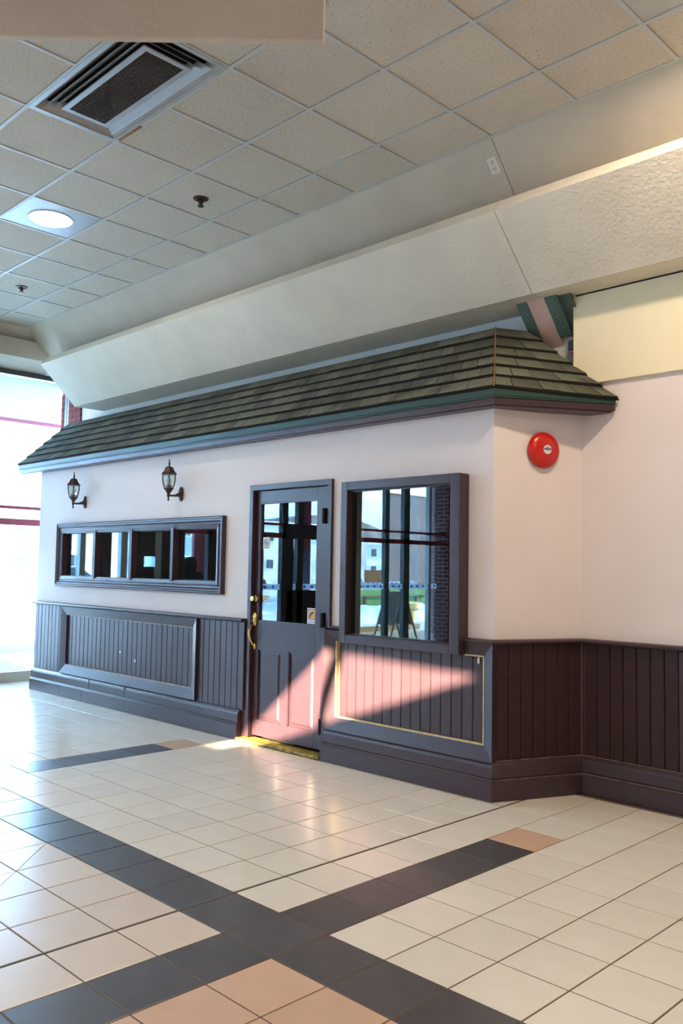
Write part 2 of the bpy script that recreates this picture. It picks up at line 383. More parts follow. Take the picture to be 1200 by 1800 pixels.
# ------------------------------------------------------------------ walls of the shop unit (plaster)
YP = 2.143                                      # face of the front plaster
P0, P1, P2, P3 = (-6.80, YP), (-.44, YP), (-.165, 2.765), (6.0, 2.765)
def grid_wall(xs, zs, holes, y0, y1):
    mb = MB()
    for a in range(len(xs)-1):
        for b in range(len(zs)-1):
            xm, zm = (xs[a]+xs[a+1])/2, (zs[b]+zs[b+1])/2
            if any(h[0] < xm < h[1] and h[2] < zm < h[3] for h in holes): continue
            mb.box(xs[a], xs[a+1], y0, y1, zs[b], zs[b+1])
    return mb
holes = [(-2.90, -1.945, 0, 2.09), (-1.69, -.69, .93, 2.04), (-6.21, -3.31, 1.265, 1.81)]
xs = sorted({-6.80, -.44, *[h[0] for h in holes], *[h[1] for h in holes]}); zs = sorted({0, 2.62, *[h[2] for h in holes], *[h[3] for h in holes]})
struct('wall_front', grid_wall(xs, zs, holes, YP, YP+.11), m_plaster, 'pinkish white plaster front of the shop unit')
mb = MB(); mb.loft([[(P1[0],P1[1],0),(P2[0],P2[1],0),(P2[0]-.1,P2[1]+.05,0),(P1[0]-.1,P1[1]+.05,0)], [(P1[0],P1[1],2.62),(P2[0],P2[1],2.62),(P2[0]-.1,P2[1]+.05,2.62),(P1[0]-.1,P1[1]+.05,2.62)]])
struct('wall_corner', mb, m_plaster, 'narrow angled plaster wall carrying the red bell')
struct('wall_right', B(P2[0]-.05, 6.1, 2.765, 2.9, 0, 2.72), m_plaster, 'pinkish plaster wall right of the angled corner')
struct('wall_upper', B(-6.86, 6.1, 2.90, 3.0, 2.60, 4.35), m_upper, 'pale grey green wall strip above the shingle roof')
struct('wall_end', B(-6.80, -6.70, YP+.11, 5.0, 0, 2.62), m_plaster)
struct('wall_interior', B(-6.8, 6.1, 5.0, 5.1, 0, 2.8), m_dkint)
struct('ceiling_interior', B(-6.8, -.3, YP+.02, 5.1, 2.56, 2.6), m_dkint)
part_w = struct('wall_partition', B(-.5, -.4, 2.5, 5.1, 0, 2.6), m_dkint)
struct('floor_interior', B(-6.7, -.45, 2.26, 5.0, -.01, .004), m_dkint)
cb = struct('trim_1', B(-.20, 6.1, 2.738, 2.768, 2.697, 3.325), m_cream, 'cream sign band over the right wall', bevel=.004)
part('corner_bead', B(-.206, -.197, 2.733, 2.77, 2.70, 3.325), m_cream, cb)
part('shadow_gap', B(-.19, 6.0, 2.736, 2.742, 3.312, 3.322), m_black, cb)

# ------------------------------------------------------------------ wainscot, rail, baseboard
def rails_and_base(name, path, label):
    g = sgroup(name, (path[0][0], path[0][1], 0), label)
    part('plinth', sweep(path, [(0,0),(.068,0),(.068,.118),(.060,.124),(.060,.130),(.052,.137),(0,.137)]), m_paint, g)
    part('base_cap', sweep(path, [(0,.137),(.052,.137),(.056,.142),(.056,.205),(.052,.222),(.040,.238),(.030,.243),(0,.243)]), m_paint, g)
    return g
def chair_rail(name, path, label):
    g = sgroup(name, (path[0][0], path[0][1], 1), label)
    part('rail_nosing', sweep(path, [(0,.968),(.048,.968),(.060,.976),(.064,.985),(.060,.994),(.045,1.0),(0,1.0)]), m_paint, g)
    return g
bl = rails_and_base('baseboard_left', [(-6.765, YP), (-2.948, YP)], 'tall plum baseboard under the strip window')
br = rails_and_base('baseboard_right', [(-1.938, YP), P1, P2, P3], 'tall plum baseboard from the door round the angled corner')
m_dust = mat('dusty_worn_edge', (.17, .125, .10), .7, var=.7, vscale=16, detail=6)
for d, z in ((.034, .2425), (.058, .1305)):
    part('worn_edge', sweep([P1, P2, P3], [(d-.004,z-.001),(d+.003,z-.001),(d+.003,z+.0025),(d-.004,z+.0025)]), m_dust, br)
chair_rail('trim_2', [(-6.79, YP), (-2.925, YP)], 'plum chair rail left of the door')
chair_rail('trim_3', [(-.655, YP), P1, P2, P3], 'plum chair rail round the angled corner')
part('rail_nosing', sweep([(-1.903, YP), (-1.735, YP)], [(0,.972),(.030,.972),(.040,.985),(.030,1.0),(0,1.0)]), m_paint, bpy.data.objects['trim_3'])
for (x, zb, zt) in ((-5.43, .14, .238), (-4.74, .14, .238)):           # vertical seams in the baseboard cap
    part('seam', B(x-.0025, x+.0025, YP-.0575, YP-.05, zb, zt), m_black, bl)
for x in (-6.05, -5.55):
    part('seam', B(x-.002, x+.002, YP-.069, YP-.06, .002, .117), m_black, bl)
BW = .0865
board_me = {}
def board_mesh(w, h, m):
    key = (round(w, 4), round(h, 4), m.name)
    if key not in board_me:
        mb = MB(); e = .0045; w2 = w/2-.0012
        mb.loft([[(-w2,.010,-h/2),(w2,.010,-h/2),(w2,0,-h/2),(w2-e,-.006,-h/2),(-w2+e,-.006,-h/2),(-w2,0,-h/2)],
                 [(-w2,.010,h/2),(w2,.010,h/2),(w2,0,h/2),(w2-e,-.006,h/2),(-w2+e,-.006,h/2),(-w2,0,h/2)]])
        board_me[key] = mb.mesh('board', m)
    return board_me[key]
def boards(g, xa, xb, yf, z0, z1, m, w=BW):
    n = max(1, round((xb-xa)/w)); ww = (xb-xa)/n; gw = Vector(g['_w'])
    for k in range(n):
        obj('board', board_mesh(ww, z1-z0, m), g, Vector((xa+(k+.5)*ww, yf+.006+random.uniform(-.0012,.0012), (z0+z1)/2))-gw)
def moulding(g, x0, x1, z0, z1, l, r, b, t, yo, yi, pale=False, top_from=None):
    """picture frame moulding: outer edge proud at yo, inner lip at yi; l r b t are member widths"""
    yb = YP
    def member(o1, o2, i2, i1, nm):
        mb = MB()
        mb.hexa([(o1[0],yo,o1[1]),(o2[0],yo,o2[1]),(o2[0],yb,o2[1]),(o1[0],yb,o1[1]),(i1[0],yi,i1[1]),(i2[0],yi,i2[1]),(i2[0],yb,i2[1]),(i1[0],yb,i1[1])])
        part(nm, mb, m_paint, g)
    X0, X1, Z0, Z1 = x0+l, x1-r, z0+b, z1-t
    tx = x0 if top_from is None else top_from
    member((x0,z0),(x1,z0),(X1,Z0),(X0,Z0),'moulding')
    member((x1,z0),(x1,z1),(X1,Z1),(X1,Z0),'moulding')
    if top_from is None: member((x1,z1),(x0,z1),(X0,Z1),(X1,Z1),'moulding')
    else: member((x1,z1),(tx,z1),(tx,Z1),(X1,Z1),'moulding')
    member((x0,z1),(x0,z0),(X0,Z0),(X0,Z1),'moulding')
    e = .0045 if pale else .007; ye = yi-.003; em = m_pale if pale else m_bare
    qs = [(X0,X1,Z0-.001,Z0+e),(X1-e,X1+.001,Z0,Z1),((tx if top_from is not None else X0),X1,Z1-e,Z1+.001)]
    if not pale: qs.append((X0-.001,X0+e,Z0,Z1))
    for q in qs: part('bare_edge', B(q[0],q[1],ye,yb,q[2],q[3]), em, g)
wl = sgroup('wainscot_left', (-4.85, YP, .6), 'plum beadboard wainscot under the strip window')
boards(wl, -6.765, -6.10, 2.117, .243, .968, m_paint2, .083)
boards(wl, -5.99, -3.652, 2.131, .345, .885, m_paint2)
boards(wl, -3.572, -2.925, 2.117, .243, .968, m_paint2, .082)
moulding(wl, -6.10, -3.572, .248, .968, .105, .074, .094, .086, 2.088, 2.108, pale=True)
part('end_board', B(-2.925, -2.905, 2.10, YP, .243, .985), m_paint, wl)
wr = sgroup('wainscot_right', (-1.1, YP, .6), 'plum beadboard panel under the large window')
boards(wr, -1.805, -.497, 2.131, .34, .90, m_paint2)
moulding(wr, -1.925, -.404, .237, .972, .106, .075, .097, .078, 2.088, 2.108, top_from=-.63)
mb = MB(); mb.hexa([(-1.925,2.088,.972),(-1.735,2.088,.972),(-1.735,YP,.972),(-1.925,YP,.972),(-1.819,2.108,.894),(-1.735,2.108,.894),(-1.735,YP,.894),(-1.819,YP,.894)]); part('moulding', mb, m_paint, wr)
wc = sgroup('wainscot_corner', (-.3, 2.45, .6), 'plum beadboard on the angled corner')
dv = Vector((P2[0]-P1[0], P2[1]-P1[1])); L = dv.length; dv.normalize(); nv = Vector((dv.y, -dv.x))
for k in range(7):
    s = .012+(k+.5)*(L-.03)/7; c = Vector(P1)+dv*s+nv*.018
    o = obj('board', board_mesh((L-.03)/7, .725, m_worn_shade), wc, Vector((c.x, c.y, .6055))-Vector(wc['_w']), (0, 0, math.atan2(dv.y, dv.x)))
c = Vector(P1)+dv*(L-.012)+nv*.02; q = MB(); q.lathe([(.014,.243),(.014,.968)], 8, (c.x, c.y, 0)); part('corner_bead', q, m_paint, wc, smooth=True)
def chip(x, z, y, w, h, g): 
    q = MB(); q.loft([[(x+w*a, y-d, z+h*b) for a,b in ((-.5,-.2),(0,-.5),(.4,-.3),(.5,.2),(.1,.5),(-.4,.3))] for d in (0,.0012)]); part('paint_chip', q, m_label, g)
chip(-.535, .86, 2.125, .018, .05, wr); chip(-4.9, .56, 2.126, .02, .025, wl); chip(-4.62, .50, 2.126, .02, .03, wl)
ww_ = sgroup('wainscot_end', (.7, 2.765, .6), 'dark plum beadboard on the right wall')
boards(ww_, -.135, .50, 2.742, .243, .968, m_worn_shade, .09)
boards(ww_, .58, 1.6, 2.75, .345, .885, m_worn_shade, .09)
for q in ((.50,.58,.243,.968),(.58,1.6,.885,.968),(.58,1.6,.243,.345)): part('moulding', B(q[0],q[1],2.735,2.765,q[2],q[3]), m_paint, ww_, bevel=.006)

# ------------------------------------------------------------------ door
dr = sgroup('door_1', (-2.42, 2.16, 0), 'plum half glazed shop door with two lower panels')
YD = 2.158
def dpart(n, b, m, **k): return part(n, b, m, dr, **k)
cas = MB(); cas.box(-2.897,-2.850,2.118,YP+.10,.03,2.075); cas.box(-1.955,-1.905,2.118,YP+.10,.98,2.075); cas.box(-2.897,-1.905,2.118,YP+.10,2.072,2.118)
cas.box(-2.945,-2.897,2.125,YP+.1,.03,.985); cas.box(-1.972,-1.935,2.10,YP+.1,.03,.985)
dpart('door_frame', cas, m_paint, bevel=.003)
YB_ = YD+.04
dpart('stile', B(-2.846,-2.797,YD,YB_,.05,2.068), m_paint, bevel=.002)
dpart('stile', B(-2.104,-1.975,YD,YB_,.05,2.068), m_paint, bevel=.002)
for z0, z1 in ((1.968, 2.068), (.762, .988), (.05, .172)): dpart('door_rail', B(-2.797,-2.104,YD,YB_,z0,z1), m_paint)
dpart('mullion', B(-2.500,-2.410,YD,YB_,.172,.762), m_paint)
for xa, xb in ((-2.797,-2.500),(-2.410,-2.104)):
    pn = MB(); e = .022
    pn.loft([[(xa,YD+.016,.172),(xb,YD+.016,.172),(xb,YD+.016,.762),(xa,YD+.016,.762)], [(xa+e,YD+.014,.172+e),(xb-e,YD+.014,.172+e),(xb-e,YD+.014,.762-e),(xa+e,YD+.014,.762-e)],
             [(xa+e+.02,YD+.006,.172+e+.02),(xb-e-.02,YD+.006,.172+e+.02),(xb-e-.02,YD+.006,.762-e-.02),(xa+e+.02,YD+.006,.762-e-.02)]])
    dpart('panel', pn, m_paint)
    for (a0,a1,b0,b1) in ((xa,xb,.172,.180),(xa,xa+.008,.172,.762),(xb-.008,xb,.172,.762),(xa,xb,.754,.762)):
        dpart('bead', B(a0,a1,YD+.003,YD+.02,b0,b1), m_paint)
dpart('glass_pane', B(-2.797,-2.104,YD+.020,YD+.024,.988,1.968), m_pane)
for (a0,a1,b0,b1) in ((-2.797,-2.790,.988,1.968),(-2.111,-2.104,.988,1.968),(-2.797,-2.104,.988,.994),(-2.797,-2.104,1.960,1.968)):
    dpart('glazing_bead', B(a0,a1,YD+.004,YD+.03,b0,b1), m_paint)
for z0, z1 in ((1.776,1.894),(.98,1.094),(.182,.296)):
    h = MB(); h.lathe([(.012,z0),(.013,z0+.006),(.013,z1-.006),(.012,z1)], 12, (-1.972, 2.106, 0)); h.box(-1.992,-1.972,2.104,2.157,z0,z1); o = dpart('hinge', h, m_gasket, smooth=True)
th = B(-2.945,-1.95,2.062,2.20,0,.026); dpart('threshold', th, m_yellow, bevel=.006)
q = MB(); q.lathe([(.030,-.004),(.031,-.010),(.027,-.018),(.023,-.022),(.022,-.046),(.020,-.050),(.004,-.051)], 20, (-2.826, YD, 1.172), 'y'); dpart('deadbolt', q, m_brass, smooth=True)
q = MB(); q.lathe([(.004,-.053),(.004,-.0515)], 8, (-2.826, YD, 1.172), 'y'); dpart('keyhole', q, m_black)
pl = MB()
pl.loft([[(-2.832+.026*math.cos(a)*s, YD-d, 1.00+.058*math.sin(a)*s) for a in [2*math.pi*k/20 for k in range(20)]] for s, d in ((1,.001),(1,.008),(.82,.018),(.45,.024))])
hs = dpart('handle_plate', pl, m_brass, smooth=True)
q = MB(); q.lathe([(.0045,-.0265),(.0045,-.0235)], 10, (-2.834, YD, .975), 'y'); part('keyhole', q, m_black, hs)
q = MB(); q.tube([(-2.834,YD-.012,.955),(-2.834,YD-.040,.945),(-2.834,YD-.060,.915),(-2.834,YD-.062,.875),(-2.834,YD-.048,.83),(-2.834,YD-.022,.795),(-2.834,YD-.010,.785)], [.008,.010,.012,.012,.010,.008,.008], 10); part('grip', q, m_brass, hs, smooth=True)
pl = MB(); pl.loft([[(-2.834+.017*math.cos(a)*s, YD-d, .775+.028*math.sin(a)*s) for a in [2*math.pi*k/16 for k in range(16)]] for s, d in ((1,.001),(1,.006),(.7,.013),(.3,.015))]); part('foot_plate', pl, m_brass, hs, smooth=True)
q = MB(); q.tube([(-2.858,YD-.03,.985),(-2.834,YD-.02,.985)], .004, 8); part('thumb_latch', q, m_brass, hs)

def disc(mb, c, r0_, r1_, y, m=0, n=28, sx=1):
    for k in range(n):
        a, b = 2*math.pi*k/n, 2*math.pi*(k+1)/n
        mb.poly([(c[0]+sx*r0_*math.cos(a),y,c[1]+r0_*math.sin(a)),(c[0]+sx*r1_*math.cos(a),y,c[1]+r1_*math.sin(a)),(c[0]+sx*r1_*math.cos(b),y,c[1]+r1_*math.sin(b)),(c[0]+sx*r0_*math.cos(b),y,c[1]+r0_*math.sin(b))], m)
YS = YD+.0195
ns = empty('no_smoking_sticker', (-2.735, YS, 1.634)); tag(ns, 'white no smoking sticker at upper left of the door glass', 'sticker')
part('backing', B(-2.776,-2.694,YS-.001,YS+.0004,1.586,1.682), m_label, ns)
q = MB(); disc(q, (-2.735,1.638), .026, .031, YS-.0016); q.poly([(-2.757,YS-.0016,1.654),(-2.753,YS-.0016,1.660),(-2.713,YS-.0016,1.622),(-2.717,YS-.0016,1.616)]); q.box(-2.757,-2.722,YS-.0016,YS-.001,1.634,1.640); q.box(-2.720,-2.715,YS-.0016,YS-.001,1.634,1.640); q.box(-2.765,-2.705,YS-.0016,YS-.001,1.594,1.598)
part('prohibition_mark', q, m_ink, ns)
ss = empty('shield_sticker', (-2.728, YS, 1.172)); tag(ss, 'small white shield sticker near the deadbolt on the door glass', 'sticker')
sh = [(-2.764,1.200),(-2.692,1.200),(-2.692,1.165),(-2.704,1.150),(-2.728,1.140),(-2.752,1.150),(-2.764,1.165)]
q = MB(); q.loft([[(x,YS+.0004,z) for x,z in sh],[(x,YS-.001,z) for x,z in sh]]); part('backing', q, m_label, ss)
q = MB(); q.box(-2.758,-2.698,YS-.0016,YS-.001,1.192,1.196); q.box(-2.75,-2.706,YS-.0016,YS-.001,1.176,1.179); q.box(-2.746,-2.710,YS-.0016,YS-.001,1.166,1.169); part('print', q, m_ink, ss)
nt_ = empty('hand_notice', (-2.163, YS, 1.058)); tag(nt_, 'white notice with orange picture low at right of the door glass', 'notice')
part('paper', B(-2.216,-2.111,YS-.001,YS+.0004,.998,1.120), m_label, nt_)
q = MB(); q.box(-2.206,-2.121,YS-.0016,YS-.001,1.030,1.112); part('picture_border', q, m_blue, nt_)
q = MB(); q.box(-2.200,-2.127,YS-.0022,YS-.0016,1.035,1.107); part('picture', q, m_amber, nt_)
q = MB(); q.poly([(-2.188,YS-.003,1.042),(-2.178,YS-.003,1.042),(-2.172,YS-.003,1.066),(-2.15,YS-.003,1.076),(-2.135,YS-.003,1.090),(-2.150,YS-.003,1.094),(-2.178,YS-.003,1.084),(-2.188,YS-.003,1.066)]); part('hand_print', q, m_ink, nt_)
q = MB(); q.box(-2.203,-2.125,YS-.0016,YS-.001,1.012,1.016); part('caption_print', q, m_ink, nt_)

# ------------------------------------------------------------------ large window
w1 = sgroup('window_1', (-1.18, 2.09, 1.48), 'large plum framed window right of the door')
YW = 2.040
for nm, q in (('frame_stile',(-1.728,-1.664,.892,2.072)),('frame_stile',(-.712,-.632,.892,2.072)),('frame_rail',(-1.664,-.712,2.010,2.072)),('frame_rail',(-1.664,-.712,.892,.952))):
    part(nm, B(q[0],q[1],YW,YP,q[2],q[3]), m_paint, w1, bevel=.003)
part('inner_sash', grid_wall([-1.672,-1.650,-.735,-.70],[.945,.962,1.998,2.015],[(-1.650,-.735,.962,1.998)],YW+.035,YP-.01), m_frame, w1)
part('glass_pane', B(-1.664,-.712,YW+.045,YW+.049,.952,2.010), m_pane, w1)
lt = MB(); lt.lathe([(.009,-.012),(.009,0)], 10, (-1.735, YW-.005, 1.435), 'y'); lt.box(-1.745,-1.728,YW-.022,YW-.010,1.415,1.440); lt.tube([(-1.735,YW-.016,1.44),(-1.722,YW-.020,1.462)], .005, 8)
part('latch', lt, m_label, w1, smooth=True)

# ------------------------------------------------------------------ strip window with four lights
w2 = sgroup('window_2', (-4.77, 2.13, 1.53), 'long strip window of four dark panes in a moulded plum frame')
def ring_frame(x0, x1, z0, z1, prof):
    """prof: (inset, y) from outer to inner, closed back to the wall"""
    mb = MB(); rings = []
    for (xa, za, sxx, szz) in ((x0,z0,1,1),(x1,z0,-1,1),(x1,z1,-1,-1),(x0,z1,1,-1),(x0,z0,1,1)):
        rings.append([(xa+sxx*i, y, za+szz*i) for i, y in prof])
    mb.loft(rings, cap=False); return mb
part('moulded_frame', ring_frame(-6.300,-3.240,1.190,1.877,[(0,YP),(0,2.105),(.008,2.098),(.020,2.098),(.024,2.106),(.040,2.106),(.046,2.112),(.052,2.122),(.066,2.124),(.070,2.116),(.078,2.114),(.086,2.118),(.110,2.124),(.112,2.20),(.05,2.20)]), m_paint, w2)
YG = 2.178
part('window_box', ring_frame(-6.195,-3.325,1.280,1.795,[(0,2.13),(0,2.26),(.03,2.26),(.03,2.19),(.012,2.186),(.010,2.13)]), m_paint, w2)
for xa, xb in ((-5.500,-5.446),(-4.780,-4.729),(-4.052,-4.006)):
    part('mullion', B(xa,xb,2.112,2.20,1.285,1.790), m_paint, w2, bevel=.002)
for xa, xb in ((-6.185,-5.5),(-5.446,-4.78),(-4.729,-4.052),(-4.006,-3.336)):
    part('glass_pane', B(xa,xb,YG,YG+.004,1.285,1.79), m_pane, w2)
    part('sash_rail', B(xa,xb,YG-.02,YG,1.763,1.785), m_frame, w2)

# ------------------------------------------------------------------ shingled pent roof
rf = sgroup('roof_1', (-3.8, 2.4, 2.5), 'pent roof of weathered grey green cedar shingles')
FQ = [Vector((-7.21,2.040,2.597)), Vector((-.370,2.043,2.600)), Vector((-.820,2.700,3.205)), Vector((-7.26,2.700,3.190))]
CQ = [Vector((-.370,2.043,2.600)), Vector((.108,2.742,2.565)), Vector((-.585,2.748,3.147)), Vector((-.820,2.700,3.205))]
def bil(Q, s, t): return (Q[0]*(1-s)+Q[1]*s)*(1-t) + (Q[3]*(1-s)+Q[2]*s)*t
def course(Q, n, wmin, wmax, rng):
    nrm = (Q[1]-Q[0]).cross(Q[3]-Q[0]).normalized()
    out = []
    cuts_t = [0,.165,.325,.485,.645,.82,1.0]
    for c in range(6):
        t0 = cuts_t[c]; t1 = cuts_t[c+1]
        Lc = (bil(Q,1,t0)-bil(Q,0,t0)).length; s = 0.; ws = []
        while s < Lc-1e-4:
            w = rng.uniform(wmin, wmax)
            if Lc-s-w < wmin*.8: w = Lc-s
            ws.append((s/Lc, min(1,(s+w)/Lc))); s += w
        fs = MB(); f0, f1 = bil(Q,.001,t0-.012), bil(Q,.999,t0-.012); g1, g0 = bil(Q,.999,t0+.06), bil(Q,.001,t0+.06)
        fs.hexa([f0,f1,g1,g0,f0+nrm*.013,f1+nrm*.013,g1+nrm*.006,g0+nrm*.006]); part('course_shade_strip', fs, m_gasket, rf)  # dark strip painting the shadow line under each course
        for sa, sb in ws:
            g = .0028/Lc; th = .021+rng.uniform(-.002,.003); dt = rng.uniform(-.004,.004) if c else 0
            lo0, lo1 = bil(Q,sa+g,t0+dt), bil(Q,sb-g,t0+dt); hi1, hi0 = bil(Q,sb-g,min(1,t1+.03)), bil(Q,sa+g,min(1,t1+.03))
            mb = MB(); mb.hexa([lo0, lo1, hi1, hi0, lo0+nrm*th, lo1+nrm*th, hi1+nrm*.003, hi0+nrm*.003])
            mb.mi[2] = 1; part('shingle', mb, [m_shingle, m_butt_shade], rf)
            out.append(1)
    return len(out)
rng = random.Random(11)
nsh = course(FQ, 6, .11, .24, rng) + course(CQ, 6, .11, .22, rng)
dk = MB()
for Q in (FQ, CQ):
    b_ = [q.copy() for q in Q]; dk.poly([v-Vector((0,0,.002)) for v in b_])
dk2 = MB(); dk2.loft([[FQ[0]-Vector((-.01,-.004,.004)), FQ[3]-Vector((-.01,0,.004)), Vector((-7.25,2.88,3.17)), Vector((-7.2,2.88,2.56))], [FQ[1]-Vector((0,-.004,.004)), FQ[2]-Vector((0,0,.004)), Vector((-.84,2.88,3.19)), Vector((-.38,2.75,2.56))]])
part('roof_deck', dk2, m_black, rf)
dk3 = MB(); dk3.loft([[v-Vector((0,0,.003)) for v in (CQ[0], CQ[1]-Vector((.01,.01,0)), CQ[2], CQ[3])], [Vector((-.40,2.2,2.555)), Vector((.02,2.74,2.555)), Vector((-.6,2.76,3.0)), Vector((-.84,2.75,3.1))]]); part('roof_deck', dk3, m_black, rf)
hp = MB(); n1 = Vector((.45,-.70,.55)).normalized(); hp.tube([FQ[1]+n1*.014, FQ[2]+n1*.008], .0045, 6); part('hip_edge', hp, m_hip, rf)
ep = [(-7.185, 2.052), (-.374, 2.055), (.085, 2.745)]
part('fascia_board', sweep(ep, [(-.03,2.538),(.012,2.538),(.012,2.545),(.018,2.552),(.018,2.596),(-.03,2.596)]), m_greenf, rf)
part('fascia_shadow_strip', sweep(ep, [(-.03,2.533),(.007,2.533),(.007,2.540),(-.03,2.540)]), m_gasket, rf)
part('lower_fascia', sweep(ep, [(-.09,2.493),(.010,2.493),(.010,2.533),(-.09,2.533)]), m_paint, rf)
part('soffit_board', sweep([(-7.17,2.06),(-.372,2.06),(.07,2.74)], [(-.16,2.486),(-.002,2.486),(-.002,2.496),(-.16,2.496)]), m_paint, rf)

# ------------------------------------------------------------------ bulkhead beam and cove over the roof
bk = sgroup('beam_1', (-.4, 2.4, 3.6), 'long sloping stucco bulkhead over the shingle roof')
XJ = -.39
for xa, xb in ((-6.775, XJ-.0022), (XJ+.0022, 6.1)):
    prof = [(2.060,3.760),(2.122,3.846),(2.895,3.846),(2.895,3.322),(2.510,3.322)]
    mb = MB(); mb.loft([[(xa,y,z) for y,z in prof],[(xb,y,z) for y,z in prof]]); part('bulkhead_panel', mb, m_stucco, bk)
cv = sgroup('trim_4', (-.4, 2.3, 4.1), 'stucco cove between the ceiling tiles and the bulkhead')
for xa, xb in ((-7.35, XJ-.0025), (XJ+.0025, 6.1)):
    prof = [(2.026,4.233),(2.40,3.822),(2.895,3.822),(2.895,4.34),(2.026,4.34)]
    mb = MB(); mb.loft([[(xa,y,z) for y,z in prof],[(xb,y,z) for y,z in prof]]); part('cove_panel', mb, m_cove_shade, cv)
fb = sgroup('beam_2', (-7.2, -2, 3.9), 'tan box beam over the glass entrance front')
mb = MB(); prof = [(-7.08,3.873),(-7.08,4.09),(-7.6,4.09),(-7.6,3.74),(-7.40,3.768)]; mb.loft([[(x,-7.6,z) for x,z in prof],[(x,2.40,z) for x,z in prof]]); part('box_panel', mb, m_tan, fb)
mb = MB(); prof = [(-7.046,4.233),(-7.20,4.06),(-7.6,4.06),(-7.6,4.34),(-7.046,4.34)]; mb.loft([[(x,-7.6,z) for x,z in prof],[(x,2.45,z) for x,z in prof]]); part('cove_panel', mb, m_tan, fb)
# striped laminate cladding behind the beam, left of the cream band
dc = empty('striped_cladding', (-.43, 2.75, 3.2)); dc['kind'] = 'structure'; dc['label'] = 'sloping green and salmon striped cladding beside the cream band'
def slab(x0, x1, zt, zb, off=0., th=.02):
    y = lambda z: 2.615-(z-3.34)*.91+off
    mb = MB(); mb.hexa([(x0,y(zb),zb),(x1,y(zb),zb),(x1,y(zb)+th,zb),(x0,y(zb)+th,zb),(x0,y(zt),zt),(x1,y(zt),zt),(x1,y(zt)+th,zt),(x0,y(zt)+th,zt)]); return mb
part('stripe', slab(-.600,-.518,3.335,3.05), m_glam, dc); part('stripe', slab(-.518,-.378,3.335,3.03,.008), m_pink, dc); part('stripe', slab(-.378,-.278,3.335,3.09), m_glam, dc)
part('side_panel', slab(-.278,-.192,3.33,3.075,.03), m_glam_shade, dc)
part('ledge', B(-.315,-.200,2.86,2.897,3.058,3.072), m_pink, dc); part('stripe', B(-.33,-.200,2.875,2.897,2.985,3.058), m_glam, dc); part('ledge', B(-.32,-.200,2.86,2.897,2.968,2.980), m_pink, dc)

# ------------------------------------------------------------------ ceiling
CZ = 4.235; A0, SA, B0, SB = -6.5425, .61523, 1.5974, .60975; YE = 2.0245
def ax_(a): return A0+SA*a
def by(b): return B0-SB*(b-1)
ce = struct('ceiling', B(-7.6, 6.1, -7.75, 2.99, 4.31, 4.40), m_black, 'suspended ceiling of fissured acoustic tiles in a grey grid')
LIGHTS = [(4, 2), (12, 1), (15, 9), (5, 8), (8, 11), (16, 4), (0, 8), (17, 12)]
skip = {(7, 3), (8, 3)} | set(LIGHTS)
tmesh = {}
crest = MB()
for a in range(-1, 21):
    for b in range(0, 16):
        xa = max(ax_(a), -7.046); xb = min(ax_(a+1), 6.05)
        yt = YE if b == 0 else by(b); yb = by(1) if b == 0 else by(b+1)
        if (a, b) in skip or yb < -7.7: continue
        w, h = xb-xa-.012, yt-yb-.012; c = ((xa+xb)/2, (yt+yb)/2, CZ+.014)
        q = px(c)
        if q and -90 < q[0] < 1290 and -90 < q[1] < 700:
            key = (round(w,3), round(h,3))
            if key not in tmesh:
                mb = MB(); e = .010
                mb.loft([[(-w/2,-h/2,.008),(w/2,-h/2,.008),(w/2,h/2,.008),(-w/2,h/2,.008)],[(-w/2,-h/2,-.002),(w/2,-h/2,-.002),(w/2,h/2,-.002),(-w/2,h/2,-.002)],[(-w/2+e,-h/2+e,-.010),(w/2-e,-h/2+e,-.010),(w/2-e,h/2-e,-.010),(-w/2+e,h/2-e,-.010)]])
                tmesh[key] = mb.mesh('ceiling_tile', m_ceil)
            obj('ceiling_tile', tmesh[key], ce, Vector(c)-Vector(ce['_w']))
        else: crest.box(c[0]-w/2, c[0]+w/2, c[1]-h/2, c[1]+h/2, CZ+.004, CZ+.02)
o = part('distant_tiles', crest, m_ceil, ce); o['kind'] = 'stuff'
for b in range(0, 16):
    y = YE-.012 if b == 0 else by(b); part('grid_runner', B(-7.046, 6.05, y-.012, y+.012, CZ-.002, CZ+.024), m_tbar, ce)
for a in range(-1, 21):
    x = ax_(a); 
    for b in range(0, 15):
        if a == 8 and b == 3: continue
        yt = (YE-.024 if b == 0 else by(b)-.012); yb = by(b+1)+.012
        q = px((x, (yt+yb)/2, CZ))
        if b == 15 or not (q and -90 < q[0] < 1290 and -90 < q[1] < 700): continue
        part('cross_bar', B(x-.012, x+.012, yb, yt, CZ-.001, CZ+.022), m_tbar, ce)

# dropped panel close above the camera
dp = MB(); e1 = Vector((.313,-.133)); d1 = Vector((-.7075,-.7067)); n_ = Vector((-d1.y, d1.x)); n_ = -n_ if n_.dot(Vector((CAM.x,CAM.y))-e1) > 0 else n_
e2 = e1+d1*3.2; q = [e1, e2, e2+n_*.035, e1+n_*.035]
dp.loft([[(p.x,p.y,3.58) for p in q],[(p.x,p.y,4.235) for p in q]])
dpo = struct('beam_3', dp, m_tan, 'tan dropped panel hanging from the ceiling over the camera', bevel=.006)
hg = MB(); c = e1-d1*.012+n_*.06; hg.lathe([(.012,3.80),(.012,4.24)], 8, (c.x-.03,c.y+.02,0)); part('hanger_rod', hg, m_alumd, dpo)

